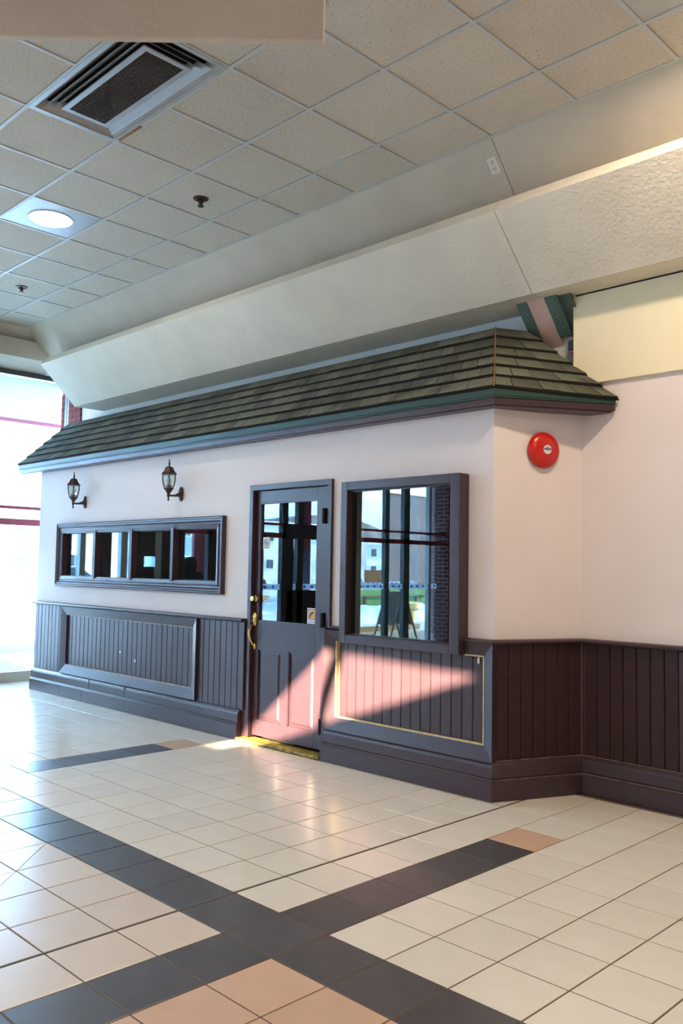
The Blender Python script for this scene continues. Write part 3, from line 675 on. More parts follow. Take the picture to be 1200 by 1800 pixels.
# ------------------------------------------------------------------ ceiling fittings
def downlight(a, b, label, watt, col, lens=True):
    cx, cyy = ax_(a)+SA/2, by(b)-SB/2
    t = empty('ceiling_downlight', (cx, cyy, CZ)); tag(t, label, 'ceiling light', 'round ceiling downlights')
    plate = MB(); h = .293; R = .168; n = 32
    for k in range(n):
        a0, a1 = 2*math.pi*k/n, 2*math.pi*(k+1)/n
        def sq(t_): s = h/max(abs(math.cos(t_)), abs(math.sin(t_))); return (cx+s*math.cos(t_), cyy+s*math.sin(t_), CZ+.003)
        plate.poly([(cx+R*math.cos(a0),cyy+R*math.sin(a0),CZ+.003), sq(a0), sq(a1), (cx+R*math.cos(a1),cyy+R*math.sin(a1),CZ+.003)])
    part('mounting_plate', plate, m_alum, t)
    q = MB(); q.lathe([(.178,0),(.178,-.006),(.168,-.006),(.166,.0)], 32, (cx,cyy,CZ+.003), cap=False); part('trim_ring', q, m_label, t, smooth=True)
    q = MB(); q.lathe([(.166,.004),(.165,-.004),(.12,-.012),(.05,-.017),(.01,-.018)], 32, (cx,cyy,CZ), cap=True); part('lens', q, m_lens, t, smooth=True)
    l = bpy.data.lights.new('downlight_lamp', 'AREA'); l.shape = 'DISK'; l.size = .30; l.energy = watt; l.color = col
    lo = bpy.data.objects.new('downlight_lamp', l); COL.objects.link(lo); lo.location = (0,0,-.022); lo.parent = t
    return t
WARM = (1, .78, .56)
downlight(4, 2, 'lit round downlight on a square steel plate in the ceiling', 16, (1, .95, .88))
for k, (a, b) in enumerate(LIGHTS[1:]):  # first lamp set from the eave shadow; the others added as fill
    downlight(a, b, 'unseen round ceiling downlight', 56 if k == 0 else 27, WARM)

vt = empty('air_vent', (-1.62, .073, CZ)); tag(vt, 'square louvred air vent with a brown dusty grille in the ceiling', 'air vent')
VX0, VX1, VY0, VY1 = ax_(7)+.012, ax_(9)-.012, by(4)+.012, by(3)-.012
def rect_ring(x0,x1,y0,y1, i0, z0, i1, z1, th=.004):
    mb = MB(); rings = []
    for (xa,ya,sx,sy2) in ((x0,y0,1,1),(x1,y0,-1,1),(x1,y1,-1,-1),(x0,y1,1,-1),(x0,y0,1,1)):
        rings.append([(xa+sx*i0,ya+sy2*i0,z0),(xa+sx*i1,ya+sy2*i1,z1),(xa+sx*i1,ya+sy2*i1,z1+th),(xa+sx*i0,ya+sy2*i0,z0+th)])
    mb.loft(rings, cap=False); return mb
part('outer_flange', rect_ring(VX0,VX1,VY0,VY1,-.008,CZ-.004,.022,CZ-.004), m_alum, vt)
for k, (i0, z0, i1, z1) in enumerate(((.016,CZ-.004,.072,CZ+.040),(.058,CZ-.008,.114,CZ+.036),(.100,CZ-.012,.150,CZ+.028))):
    part('louvre', rect_ring(VX0,VX1,VY0,VY1,i0,z0,i1,z1,.003), (m_alumd, m_alum, m_alum)[k], vt)
part('grille_frame', rect_ring(VX0,VX1,VY0,VY1,.138,CZ-.016,.172,CZ-.016,.008), m_alum, vt)
q = MB(); gx0, gx1, gy0, gy1 = VX0+.170, VX1-.170, VY0+.170, VY1-.170; n = int((gx1-gx0)/.013)
for k in range(n+1):
    x = gx0+(gx1-gx0)*k/n; q.box(x-.0025,x+.0025,gy0,gy1,CZ-.015,CZ-.005)
n = int((gy1-gy0)/.013)
for k in range(n+1):
    y = gy0+(gy1-gy0)*k/n; q.box(gx0,gx1,y-.0025,y+.0025,CZ-.015,CZ-.005)
o = part('grille', q, m_grille, vt); o['kind'] = 'stuff'
part('grille_backing', B(gx0-.02,gx1+.02,gy0-.02,gy1+.02,CZ-.002,CZ+.002), mat('filter_dust', (.022,.015,.010), .9, var=.5, vscale=5), vt)
part('duct_box', rect_ring(VX0,VX1,VY0,VY1,-.004,CZ+.004,-.004,CZ+.065,.004), m_black, vt)
part('duct_top', B(VX0,VX1,VY0,VY1,CZ+.062,CZ+.066), m_black, vt)
part('rust_patch', B(VX0+.03,VX0+.30,VY1+.002,VY1+.024,CZ-.0052,CZ-.0045), m_rust, vt)

def sprinkler(x, y, label):
    t = empty('fire_sprinkler', (x, y, CZ+.004)); tag(t, label, 'sprinkler', 'fire sprinklers in the ceiling')
    q = MB(); q.lathe([(.060,0),(.058,-.006),(.035,-.012),(.030,-.004),(.012,-.004)], 20, (x,y,CZ+.004)); part('escutcheon', q, m_bronze, t, smooth=True)
    q = MB(); q.lathe([(.013,-.004),(.013,-.032),(.018,-.034),(.018,-.042),(.010,-.044)], 10, (x,y,CZ+.004)); q.box(x-.022,x-.016,y-.004,y+.004,CZ-.055,CZ-.012); q.box(x+.016,x+.022,y-.004,y+.004,CZ-.055,CZ-.012); part('head', q, m_bronze, t)
    q = MB(); q.lathe([(.024,-.062),(.026,-.058),(.006,-.056)], 12, (x,y,CZ+.004)); part('deflector', q, m_bronze, t)
sprinkler(-2.551, 1.292, 'dark fire sprinkler in the ceiling tile right of the downlight')
sprinkler(-5.638, 1.292, 'dark fire sprinkler farthest away near the entrance end')

# power outlet on the cove
ol = empty('power_outlet', (-.449, 2.136, 4.11)); tag(ol, 'pale double power outlet on the cove beside the joint', 'power outlet')
ud = Vector((0,.374,-.411)).normalized(); nn = Vector((0,-.411,-.374)).normalized(); oc = Vector((-.449, 2.139, 4.109)); ux = Vector((1,0,0))
def obox(mb, cu, cv_, hu, hv, d0, d1):
    P = lambda a,b,d: oc+ux*a+ud*b+nn*d
    mb.hexa([P(cu-hu,cv_-hv,d0),P(cu+hu,cv_-hv,d0),P(cu+hu,cv_+hv,d0),P(cu-hu,cv_+hv,d0),P(cu-hu,cv_-hv,d1),P(cu+hu,cv_-hv,d1),P(cu+hu,cv_+hv,d1),P(cu-hu,cv_+hv,d1)])
m_out = mat('ivory_plastic', (.66, .62, .55), .45)
q = MB(); obox(q,0,0,.036,.058,-.002,.006); part('cover_plate', q, m_out, ol, bevel=.002)
for s in (-.022,.022):
    q = MB(); obox(q,0,s,.016,.015,.005,.008); r_ = part('receptacle', q, m_out, ol, bevel=.002)
    q = MB(); obox(q,-.006,s-.004,.0018,.005,.0075,.009); obox(q,.006,s-.004,.0018,.005,.0075,.009); obox(q,0,s+.008,.0025,.0025,.0075,.009); part('slots', q, m_black, r_)

# ------------------------------------------------------------------ wall lanterns
def lantern(x, label):
    t = empty('wall_lantern', (x, YP, 2.10)); tag(t, label, 'wall lantern', 'bronze coach lanterns on the shop front')
    ly = 2.000
    q = MB()
    prof = [(0,-.068),(.018,-.064),(.030,-.045),(.026,-.028),(.034,-.01),(.034,.01),(.026,.028),(.030,.045),(.018,.064),(0,.068)]
    out = prof+[(-a,b) for a,b in prof[::-1][1:-1]]
    q.loft([[(x+a*s, YP-d, 2.098+b*s) for a,b in out] for s, d in ((1,0),(1,.008),(.8,.016),(.4,.026))]); part('back_plate', q, m_bronze, t, smooth=True)
    q = MB(); q.tube([(x,YP-.014,2.095),(x,YP-.04,2.088),(x,YP-.07,2.080),(x,YP-.105,2.078),(x,ly,2.079)], [.026,.017,.011,.010,.010], 10); part('arm', q, m_bronze, t, smooth=True)
    q = MB(); q.lathe([(.003,2.026),(.010,2.032),(.010,2.038),(.005,2.046),(.008,2.058),(.014,2.070),(.013,2.092),(.018,2.100),(.036,2.128),(.046,2.136),(.046,2.142),(.030,2.150),(.028,2.170),(.022,2.172)], 18, (x,ly,0)); part('base_cup', q, m_bronze, t, smooth=True)
    rc = MB(); ph = math.pi/6
    rc.lathe([(.062,2.268),(.078,2.272),(.079,2.277),(.062,2.292),(.050,2.310),(.040,2.334),(.026,2.342),(.012,2.346)], 6, (x,ly,0), ph=ph); part('lantern_roof', rc, m_bronze, t)
    q = MB(); q.lathe([(.013,2.342),(.008,2.352),(.006,2.360),(.011,2.368),(.011,2.373),(.006,2.380),(.006,2.398),(.003,2.414)], 12, (x,ly,0)); part('finial', q, m_bronze, t, smooth=True)
    prf = [(.043,2.140),(.054,2.170),(.062,2.205),(.066,2.240),(.066,2.269)]
    for k in range(6):
        a0, a1 = ph+k*math.pi/3, ph+(k+1)*math.pi/3
        P = lambda r,z,a: (x+r*math.cos(a), ly+r*math.sin(a), z)
        q = MB()
        q.loft([[P(r*.985,z,a0),P(r*.985,z,a1),P(r*.955,z,a1),P(r*.955,z,a0)] for r,z in prf]); part('glass_pane', q, m_lant, t)
        q = MB(); q.tube([P(r,z,a0) for r,z in prf], .0045, 6); part('rib', q, m_bronze, t)
    q = MB(); q.lathe([(.014,2.172),(.020,2.182),(.026,2.200),(.026,2.214),(.018,2.232),(.004,2.240)], 14, (x,ly,0)); part('bulb', q, m_bulb, t, smooth=True)
lantern(-3.938, 'bronze wall lantern nearer the door, above the strip window')
lantern(-5.742, 'bronze wall lantern at the far left end of the front')

# ------------------------------------------------------------------ fire bell
bc = Vector((-.292, 2.478, 2.235)); bel = empty('fire_bell', tuple(bc)); tag(bel, 'round red fire alarm bell on the angled corner wall', 'alarm bell')
def bell_lathe(prof, n=36):
    mb = MB(); u = Vector((dv.x, dv.y, 0)); v = Vector((0,0,1)); w = Vector((nv.x, nv.y, 0))
    mb.loft([[bc+u*r*math.cos(2*math.pi*k/n)+v*r*math.sin(2*math.pi*k/n)+w*h for k in range(n)] for r,h in prof]); return mb
part('back_box', bell_lathe([(.055,-.045),(.055,.012)]), m_red, bel, smooth=True)
part('gong', bell_lathe([(.098,.010),(.115,.010),(.120,.014),(.120,.022),(.114,.034),(.100,.046),(.076,.055),(.046,.061),(.015,.063)]), m_red, bel, smooth=True)
lb = part('centre_label', bell_lathe([(.030,.0625),(.030,.0665),(.001,.0668)]), m_label, bel, smooth=True)
def bl_box(a0,a1,b0,b1,h): 
    u = Vector((dv.x,dv.y,0)); v = Vector((0,0,1)); w = Vector((nv.x,nv.y,0)); mb = MB(); P = lambda a,b,c_: bc+u*a+v*b+w*c_
    mb.hexa([P(a0,b0,h),P(a1,b0,h),P(a1,b1,h),P(a0,b1,h),P(a0,b0,h+.0006),P(a1,b0,h+.0006),P(a1,b1,h+.0006),P(a0,b1,h+.0006)]); return mb
part('label_band', bl_box(-.028,.028,-.004,.010,.067), m_blue, lb)
part('label_emblem', bl_box(-.007,.007,-.004,.010,.0678), m_red, lb)
q = bl_box(-.013,.013,.015,.020,.067); q2 = bl_box(-.012,.012,-.014,-.011,.067)
part('label_print', q, m_ink, lb); part('label_print', q2, m_ink, lb)

# ------------------------------------------------------------------ glazed entrance front and vestibule (left, and mirrored in the panes)
XF = -7.42
gf = sgroup('window_3', (XF, -2, 1.9), 'glass entrance front at the end of the hall')
def fbox(n, y0, y1, z0, z1, m, x0=XF-.045, x1=XF+.045, **k): return part(n, B(x0,x1,y0,y1,z0,z1), m, gf, **k)
fbox('head_frame', -6.3, 2.62, 3.712, 3.772, m_frame, XF-.05, XF+.06)
fbox('transom', -6.3, 2.62, 2.085, 2.120, m_maroon); fbox('transom', -6.3, 2.62, 1.890, 1.965, m_maroon)
fbox('bottom_rail', -6.3, 2.62, 0, .125, m_base)
MULL = [(1.31,1.39,m_lframe),(.70,.80,m_lframe),(.17,.27,m_lframe),(-.62,-.70,m_frame),(-1.46,-1.38,m_frame),(-2.15,-2.03,m_frame),(-2.48,-2.36,m_frame),(-3.68,-4.0,m_frame),(-4.72,-4.62,m_mull),(-5.27,-5.12,m_mull),(-5.89,-5.83,m_lframe)]
ys = []
for a, b, m in MULL:
    fbox('mullion', min(a,b), max(a,b), .125, 3.712, m); ys.append((min(a,b), max(a,b)))
ys = sorted(ys); edges = [-6.3]+[v for p in ys for v in p]+[2.62]
for k in range(0, len(edges), 2):
    a, b = edges[k], edges[k+1]
    for z0, z1 in ((.125,1.890),(1.965,2.085),(2.120,3.712)):
        fbox('glass_pane', a, b, z0, z1, m_clear, XF-.003, XF+.003)
# dark doors and timber blocking seen mirrored in the strip window
for y0, y1, z0, z1 in ((.93,1.04,.125,1.89),(.27,.45,1.55,1.89),(.28,.48,.125,1.41),(-.02,.17,.125,1.89),(-1.0,-.62,.125,1.89)): fbox('door_stile', y0, y1, z0, z1, m_frame, XF-.03, XF+.03)
fbox('door_header', -3.55, -2.10, 1.90, 2.12, m_frame, XF-.06, XF+.06); fbox('door_stile', -2.27, -2.15, .125, 1.9, m_frame); fbox('kick_panel', -3.55, -2.15, .42, 1.07, m_frame); fbox('bottom_block', -3.55,-3.2,.125,1.9,m_frame)
for y0, y1 in ((-6.1,-3.83),(-2.82,-1.46)):
    o = part('diamond_tape', B(XF+.006,XF+.0075,y0,y1,1.083,1.172), m_strip, gf)
wl_ = struct('wall_left', B(-7.6,-7.3,-7.7,-6.3,0,4.35), m_bw2, 'brick wall at the end of the glass entrance front')
struct('ceiling_vestibule', B(-10.8,-7.47,-11.5,5.0,3.755,3.85), m_vceil, 'white soffit of the entrance lobby')
vf = struct('floor_vestibule', B(-10.85,-7.38,-11.5,5.0,-.1,-.002), m_white, 'pale tiled floor of the entrance lobby')
mb = MB(); d45 = Vector((-.69,-.72)); p0 = Vector((-8.60,-7.65)); p1 = Vector((-10.35,-9.47)); nn2 = Vector(((p1-p0).y,-(p1-p0).x)).normalized()*-.3
for_q = [p0, p1, p1+nn2, p0+nn2]; mb.loft([[(q.x,q.y,0) for q in for_q],[(q.x,q.y,3.75) for q in for_q]]); struct('wall_lobby', mb, m_bw2, 'maroon brick pier wall across the lobby')
struct('wall_lobby_side', B(-8.75,-7.4,-7.95,-7.69,0,3.75), m_bw2)
XO = -10.75
go = sgroup('window_4', (XO, -3, 1.9), 'outer glazing of the entrance lobby')
def obx(n, y0, y1, z0, z1, m, x0=XO-.04, x1=XO+.04): return part(n, B(x0,x1,y0,y1,z0,z1), m, go)
obx('bottom_rail', -9.6, 5, 0, .115, m_base); obx('head_frame', -9.6, 5, 3.70, 3.755, m_maroon); obx('transom', -9.6, 5, 2.30, 2.345, m_frame)
for y0, y1, m in ((-5.74,-5.52,m_maroon),(-3.00,-2.73,m_maroon),(-7.50,-7.42,m_lframe),(-8.44,-8.34,m_frame),(-4.42,-4.34,m_frame),(-1.65,-1.55,m_frame),(-.48,-.40,m_frame),(.95,1.03,m_frame)):
    obx('mullion', y0, y1, .115, 3.70, m)
obx('glass_pane', -9.6, 5, .115, 3.70, m_clear, XO-.003, XO+.003)
part('diamond_tape', B(XO+.006,XO+.0075,-9.4,-6.3,1.06,1.14), m_strip, go)
bp_ = sgroup('pier_1', (-7.5, 2.9, 1.9), 'red brick pier behind the left end of the roof')
part('mortar_core', B(-7.655,-7.338,2.892,3.10,0,3.7), m_mortar, bp_)
rr = 0; z = 2.70
while z < 3.66:
    xs_ = [-7.660,-7.450,-7.333] if rr % 2 else [-7.660,-7.555,-7.333]
    for k in range(2): part('brick', B(xs_[k]+.005, xs_[k+1]-.005, 2.884, 3.0, z, z+.066), m_brick, bp_, bevel=.003)
    z += .076; rr += 1
part('lower_shaft', B(-7.655,-7.338,2.884,3.0,0,2.69), m_brick, bp_)
part('frame_upright', B(-7.80,-7.735,2.90,2.96,0,3.7), m_lframe, bp_); part('frame_upright', B(-7.722,-7.66,2.90,2.96,0,3.7), m_lframe, bp_); part('frame_gap', B(-7.74,-7.72,2.91,2.96,0,3.7), m_gasket, bp_)
z = 2.6; part('mortar_core', B(-7.868,-7.803,2.905,3.0,0,3.7), m_mortar, bp_)
while z < 3.66: part('brick', B(-7.872,-7.80,2.895,2.99,z,z+.066), m_brick, bp_); z += .076
struct('wall_end_upper', B(-7.335,-6.85,2.905,3.0,0,3.9), m_plaster)
mt = MB(); mp_ = [(-9.75,2.5),(-8.32,2.41),(-8.24,2.80),(-9.72,3.08)]; mt.loft([[(x,y,-.002) for x,y in mp_],[(x,y,.010) for x,y in mp_]]); tag(part('door_mat', mt, m_matg), 'grey entrance mat on the lobby floor at the left edge', 'door mat')

# room behind the camera
struct('wall_back', grid_wall([-7.6,-1.80,.80,6.1],[0,2.30,3.38,4.35],[(-1.80,.80,2.30,3.38)],-7.75,-7.60), m_plaster, 'plaster wall behind the camera')
struct('wall_side', B(6.0,6.1,-7.7,2.9,0,4.35), m_plaster, 'plaster wall out of view on the right')
# opening and blockers added in the back wall, shaping the sun into a wedge
DX, DZ = .12/.965, .235/.965
YK = -7.62
def up_(x, z, y=2.125): k = y-YK; return (x+DX*k, z+DZ*k)
bw = sgroup('sun_gap', (-.5, -7.65, 2.85), 'unseen opening added to shape the sun wedge')
def sun_blocker(pts, y0=YK-.05, y1=YK):
    mb = MB(); mb.loft([[(x,y0,z) for x,z in pts],[(x,y1,z) for x,z in pts]]); part('sun_blocker', mb, m_board, bw)
A_, B_, C_ = up_(-2.875,.085,2.16), up_(-1.985,.815,2.16), up_(-.53,.765)
K_ = up_(-1.62,.335)
big = (-1.9, .9, 2.2, 3.45)
sun_blocker([(big[0],big[3]),(big[0],B_[1]+.02),(B_[0],B_[1]),(C_[0],C_[1]),(big[1],C_[1]-.02),(big[1],big[3])])
sun_blocker([(big[0],B_[1]+.03),(big[0],A_[1]-.25),(A_[0]-.2,A_[1]-.25),(A_[0],A_[1]),(B_[0],B_[1])])
sun_blocker([(C_[0],C_[1]),(A_[0]+.10,A_[1]-.12),(A_[0]+.2,big[2]),(big[1],big[2]),(big[1],C_[1])], YK-.06, YK-.01)
s1, s2 = up_(-1.765,.90), up_(-2.04,.12); sun_blocker([(s1[0]-.05,s1[1]),(s2[0]-.06,s2[1]),(s2[0]+.06,s2[1]),(s1[0]+.05,s1[1])], YK-.075, YK-.03)

# ------------------------------------------------------------------ outdoors
struct('ground', B(-140,-10.85,-140,60,-.3,-.12), m_asph, 'wet car park with snow outside')
def heap(x0, x1, y0, y1, h, seed, label):
    r = random.Random(seed); nx, ny = 10, 26; mb = MB(); H = [[0]*(ny+1) for _ in range(nx+1)]
    for a in range(nx+1):
        for b in range(ny+1):
            e = math.sin(math.pi*a/nx)**.7*min(1, 4*math.sin(math.pi*b/ny)); H[a][b] = -.13+h*e*r.uniform(.55,1.1)
    for a in range(nx):
        for b in range(ny):
            P = lambda i,j: (x0+(x1-x0)*i/nx, y0+(y1-y0)*j/ny, H[i][j])
            mb.poly([P(a,b),P(a+1,b),P(a+1,b+1),P(a,b+1)])
    o = part('snow_bank', mb, m_snow, smooth=True); tag(o, label, 'snow'); o['kind'] = 'stuff'
heap(-16.2,-13.8,-17.5,-9.5,.50,1,'snow bank along the path outside the big window reflection')
heap(-14.0,-12.8,-9.5,-5.5,.30,2,'low snow bank outside the door reflection'); heap(-22,-19,-12,-5,.4,3,'snow bank at the edge of the road'); heap(-24,-16,-3,9,.35,4,'snow bank outside the left end glazing')
gl = empty('low_wall', (-18.3,-17,0)); tag(gl, 'low green and red brown wall beyond the snow', 'low wall')
part('green_panel', B(-18.45,-18.25,-19,-13,.12,.68), m_gfence, gl); part('base', B(-18.5,-18.2,-19,-13,-.2,.12), m_rfence, gl); part('cap_rail', B(-18.5,-18.2,-19,-13,.42,.46), m_rfence, gl)
for y in (-14.2,-15.6,-17.0,-18.4): part('post', B(-18.24,-18.18,y,y+.06,-.15,.42), m_rfence, gl)
bb = empty('brick_building', (-24,-26,0)); tag(bb, 'grey brown brick building mirrored in the large window', 'building')
fp = [(-20.3,-19.1),(-20.3,-33),(-29,-33),(-29,-29.6)]
q = MB(); q.loft([[(x,y,-.2) for x,y in fp],[(x,y,4.4) for x,y in fp]]); part('wall', q, m_bw1, bb)
q = MB(); q.loft([[(x,y,4.4) for x,y in fp],[(x,y,4.5) for x,y in fp]]); part('roof_edge', q, m_frame, bb)
tb = empty('yellow_tub', (-12.0,-10.5,0)); tag(tb, 'yellow plastic tub outside the lobby glass', 'tub')
q = MB(); q.lathe([(.26,-.1),(.33,.38),(.33,.40)], 24, (-12.0,-10.5,0)); part('body', q, m_ytub, tb, smooth=True); q = MB(); q.lathe([(.36,.39),(.40,.42),(.40,.56),(.36,.58),(.05,.60)], 24, (-12.0,-10.5,0)); part('lid', q, m_ytub, tb, smooth=True)
sb = empty('sandwich_board', (-8.9,-6.75,0)); tag(sb, 'folding sandwich board standing in the lobby', 'sign board')
for s in (-1, 1):
    for x in (-9.2,-8.75):
        q = MB(); q.hexa([(x-.015,-6.72+s*.42-.015,0),(x+.015,-6.72+s*.42-.015,0),(x+.015,-6.72+s*.42+.015,0),(x-.015,-6.72+s*.42+.015,0),(x-.015,-6.72+s*.02-.015,1.0),(x+.015,-6.72+s*.02-.015,1.0),(x+.015,-6.72+s*.02+.015,1.0),(x-.015,-6.72+s*.02+.015,1.0)]); part('leg', q, m_leg, sb)
    q = MB(); f = lambda z: -6.72+s*(.42-.40*z); q.hexa([(-9.19,f(.30)-.008,.30),(-8.76,f(.30)-.008,.30),(-8.76,f(.30)+.008,.30),(-9.19,f(.30)+.008,.30),(-9.19,f(.97)-.008,.97),(-8.76,f(.97)-.008,.97),(-8.76,f(.97)+.008,.97),(-9.19,f(.97)+.008,.97)]); part('panel', q, m_board, sb)
# signs on the outer glass
sg = empty('window_sign', (XO+.05,-5.4,1.5)); tag(sg, 'printed sign on the outer glass mirrored in the door', 'sign')
part('panel', B(XO+.045,XO+.055,-5.72,-5.02,1.10,1.82), mat('purple_grey_print', (.16,.15,.24), .6, var=.3, vscale=7), sg)
def text(body, parent, loc, size, m):
    c = bpy.data.curves.new('lettering', 'FONT'); c.body = body; c.size = size; c.align_x = 'CENTER'; c.extrude = .001
    o = bpy.data.objects.new('tmp', c); COL.objects.link(o); bpy.context.view_layer.update()
    me = bpy.data.meshes.new_from_object(o); bpy.data.objects.remove(o); me.materials.clear(); me.materials.append(m)
    o = bpy.data.objects.new('lettering', me); COL.objects.link(o)
    o.rotation_euler = (math.pi/2, 0, -math.pi/2); o.location = Vector(loc)-Vector(parent['_w']); o.parent = parent; o['kind'] = 'stuff'
text('Brea', sg, (XO+.057,-5.5,1.58), .15, m_ink); text('8 AM - 1', sg, (XO+.057,-5.42,1.44), .12, m_ink)
sg2 = empty('dark_panel', (XO+.05,-8.2,1.25)); tag(sg2, 'small dark panel on the outer glass mirrored in the large window', 'sign'); part('panel', B(XO+.045,XO+.055,-8.36,-7.6,1.12,1.40), m_board, sg2)
# far buildings
def building(name, x, y0, y1, h, m, label, rows, cols):
    t = empty(name, (x, (y0+y1)/2, 0)); tag(t, label, 'building', 'apartment blocks beyond the car park')
    part('wall', B(x-9,x,y0,y1,-.2,h), m, t); part('roof', B(x-9.3,x+.3,y0-.3,y1+.3,h,h+.35), m_bwhite, t)
    for r in range(rows):
        for c in range(cols):
            yc = y0+(y1-y0)*(c+.5)/cols; zc = h*(r+.55)/rows
            w = part('window', B(x,x+.10,yc-.62,yc+.62,zc-.62,zc+.62), m_bwhite, t); part('pane', B(x+.06,x+.12,yc-.5,yc-.04,zc-.5,zc+.5), m_bwin, w); part('pane', B(x+.06,x+.12,yc+.04,yc+.5,zc-.5,zc+.5), m_bwin, w)
building('apartment_block',-70,-36,-18,6.2,m_bwhite,'white apartment block mirrored in the first strip pane',2,6)
building('apartment_block',-72,-52,-38,6.5,m_bblue,'blue apartment block mirrored behind the hooded person',2,5)
building('apartment_block',-74,-73,-54,6.4,m_bwhite,'white sided block mirrored in the door glass',2,7)
building('apartment_block',-76,-84,-77,4.6,m_bwhite,'low white block mirrored at the left of the large window',2,3)
building('apartment_block',-78,-100,-86,4.4,m_bblue,'low blue block mirrored near the brick building in the large window',2,4)
building('apartment_block',-66,-16,6,6.5,m_bwhite,'white block beyond the left entrance glazing',2,6)
building('apartment_block',-70,10,40,6.0,m_bblue,'blue block far left through the entrance glass',2,8)
hl = MB(); r = random.Random(5); pr_ = [(-130+ i*6, 8+3.5*math.sin(i*.5)+r.uniform(-.6,.6)) for i in range(36)]
rg = [[(-125,y,-1),(-110,y,-1),(-118,y,h),(-125,y,h)] for y,h in pr_]; hl.loft(rg); struct('hill', hl, m_hill, 'wooded hills on the horizon')
def car(x, y, m, label):
    t = empty('car', (x, y, -.12)); tag(t, label, 'car', 'cars in the car park')
    z0 = -.12; pf = [(-2.1,.28),(2.1,.28),(2.15,.62),(1.9,.78),(1.1,.88),(.55,1.38),(-.95,1.40),(-1.65,.95),(-2.12,.88)]
    mb = MB(); mb.loft([[(x-.85,y+a,z0+b) for a,b in pf],[(x+.85,y+a,z0+b) for a,b in pf]]); part('body', mb, m, t, bevel=.05)
    for s in (-1,1):
        mb = MB(); w = [(.95,.92),(.50,1.32),(-.90,1.33),(-1.45,.95)]; xx = x+s*.855; mb.loft([[(xx-.006,y+a,z0+b) for a,b in w],[(xx+.006,y+a,z0+b) for a,b in w]]); part('side_window', mb, m_bwin, t)
        for k in (-1.3,1.3):
            mb = MB(); mb.lathe([(.31,-.09),(.32,0),(.31,.09)], 18, (x+s*.80,y+k,z0+.32), 'x'); part('wheel', mb, m_tyre, t)
car(-38,-13.6,m_card,'dark car mirrored low in the first strip pane'); car(-46,-17.6,m_cars,'silver car mirrored higher in the first strip pane')
car(-48,-33.5,m_carw,'white car mirrored in the right half of the door glass'); car(-44,-26.2,m_carw,'white car mirrored in the middle of the door glass'); car(-52,-51,m_carw,'white car mirrored in the large window')

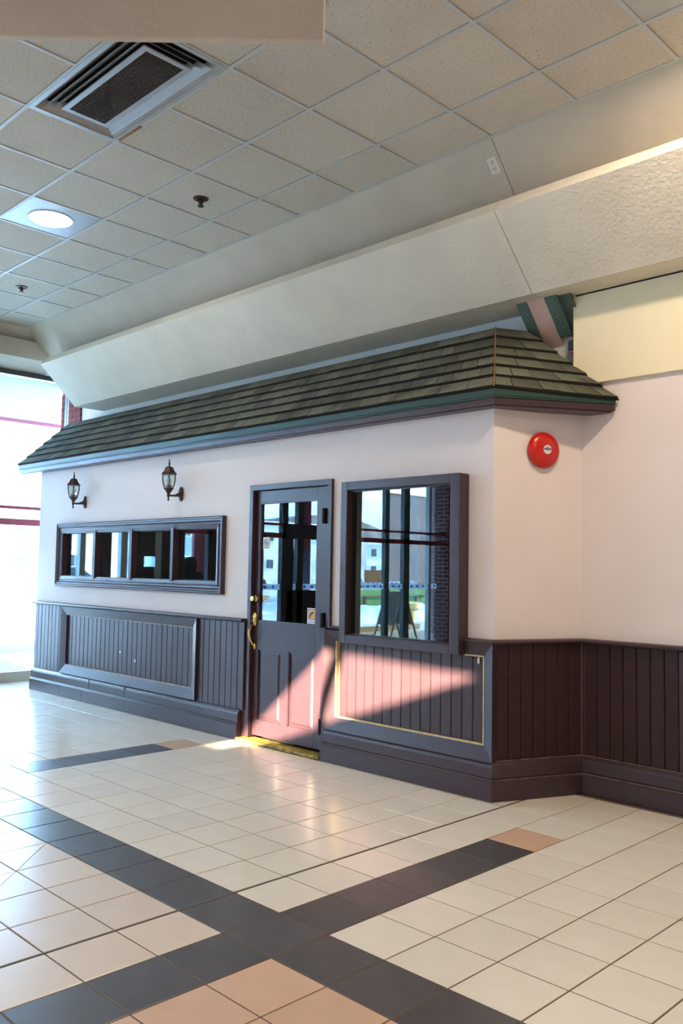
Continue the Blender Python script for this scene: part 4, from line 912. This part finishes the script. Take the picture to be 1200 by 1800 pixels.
# ------------------------------------------------------------------ person mirrored in the fourth pane
def person(x, y, rz):
    t = empty('person', (x, y, 0)); tag(t, 'person in a dark hooded jacket mirrored in the strip window', 'person')
    V = [(0,0,.82),(0,0,1.0),(0,.01,1.18),(0,.0,1.28),(0,.02,1.34),(0,.03,1.41),(0,.035,1.47),
         (.17,0,1.25),(.23,.03,1.02),(.20,.16,.90),(-.17,0,1.25),(-.23,.03,1.02),(-.20,.16,.90),
         (.09,0,.76),(.10,.02,.43),(.10,0,.07),(.11,.14,.035),(-.09,0,.76),(-.10,.02,.43),(-.10,0,.07),(-.11,.14,.035)]
    Ed = [(0,1),(1,2),(2,3),(3,4),(4,5),(5,6),(3,7),(7,8),(8,9),(3,10),(10,11),(11,12),(0,13),(13,14),(14,15),(15,16),(0,17),(17,18),(18,19),(19,20)]
    R = [.15,.15,.165,.12,.055,.085,.075,.085,.06,.042,.085,.06,.042,.10,.07,.05,.04,.10,.07,.05,.04]
    me = bpy.data.meshes.new('body'); me.from_pydata(V, Ed, []); me.materials.append(m_jacket)
    o = obj('body', me, t); o.rotation_euler = (0,0,rz)
    sk = o.modifiers.new('skin', 'SKIN'); o.modifiers.new('sub', 'SUBSURF').levels = 1
    o.modifiers['sub'].render_levels = 1
    for i, rr_ in enumerate(R): me.skin_vertices[0].data[i].radius = (rr_, rr_*.8 if i in (0,1,2) else rr_)
    me.skin_vertices[0].data[0].use_root = True
    rot = Matrix.Rotation(rz, 4, 'Z')
    def hp_(nm, mb, m, sm=True):
        mb.v = [tuple((rot @ Vector(v)) + Vector((x,y,0))) for v in mb.v]; return part(nm, mb, m, t, smooth=sm)
    q = MB(); q.lathe([(.03,1.335),(.070,1.36),(.088,1.41),(.092,1.46),(.085,1.51),(.055,1.545),(.01,1.555)], 18, (0,.02,0)); hp_('hair', q, m_hair)
    q = MB(); q.lathe([(.02,1.325),(.055,1.345),(.072,1.40),(.072,1.46),(.04,1.50),(.01,1.51)], 16, (0,.055,0)); hd = hp_('face', q, m_skin)
    q = MB(); q.tube([(0,.118,1.425),(0,.142,1.40),(0,.122,1.392)], [.007,.012,.008], 8); hp_('nose', q, m_skin)
    for s in (-1,1):
        q = MB(); q.lathe([(.001,-.009),(.008,-.005),(.010,0),(.008,.005),(.001,.009)], 10, (s*.03,.120,1.43)); hp_('eye', q, m_ink)
        q = MB(); q.lathe([(.004,1.39),(.014,1.40),(.016,1.425),(.008,1.45)], 8, (s*.092,.03,0)); hp_('ear', q, m_skin)
        for k, (dx_, ln) in enumerate(((-.024,.066),(-.008,.075),(.008,.072),(.024,.058))):
            q = MB(); q.tube([(s*.20+dx_,.17,.885),(s*.20+dx_,.19,.885-ln*.5),(s*.20+dx_,.185,.885-ln)], [.010,.009,.007], 8); hp_('finger', q, m_skin)
        q = MB(); q.tube([(s*.20-s*.03,.16,.89),(s*.20-s*.05,.19,.86),(s*.20-s*.05,.20,.84)], [.011,.010,.008], 8); hp_('thumb', q, m_skin)
    q = MB(); q.box(-.02,.02,.124,.128,1.372,1.378); hp_('mouth', q, mat('lips', (.30,.12,.10), .6), False)
    hd_ = MB()
    for k in range(11):
        pass
    hd_.tube([(.10,.06,1.30),(.11,-.03,1.315),(.06,-.11,1.30),(0,-.13,1.285),(-.06,-.11,1.30),(-.11,-.03,1.315),(-.10,.06,1.30)], [.030,.045,.055,.060,.055,.045,.030], 10); hp_('hood', hd_, m_jacket)
person(-6.85, .04, math.radians(95))

for o in bpy.data.objects:
    if '_w' in o: del o['_w']
print('shingles', nsh, 'tiles', nvis, 'objects', len(bpy.data.objects))
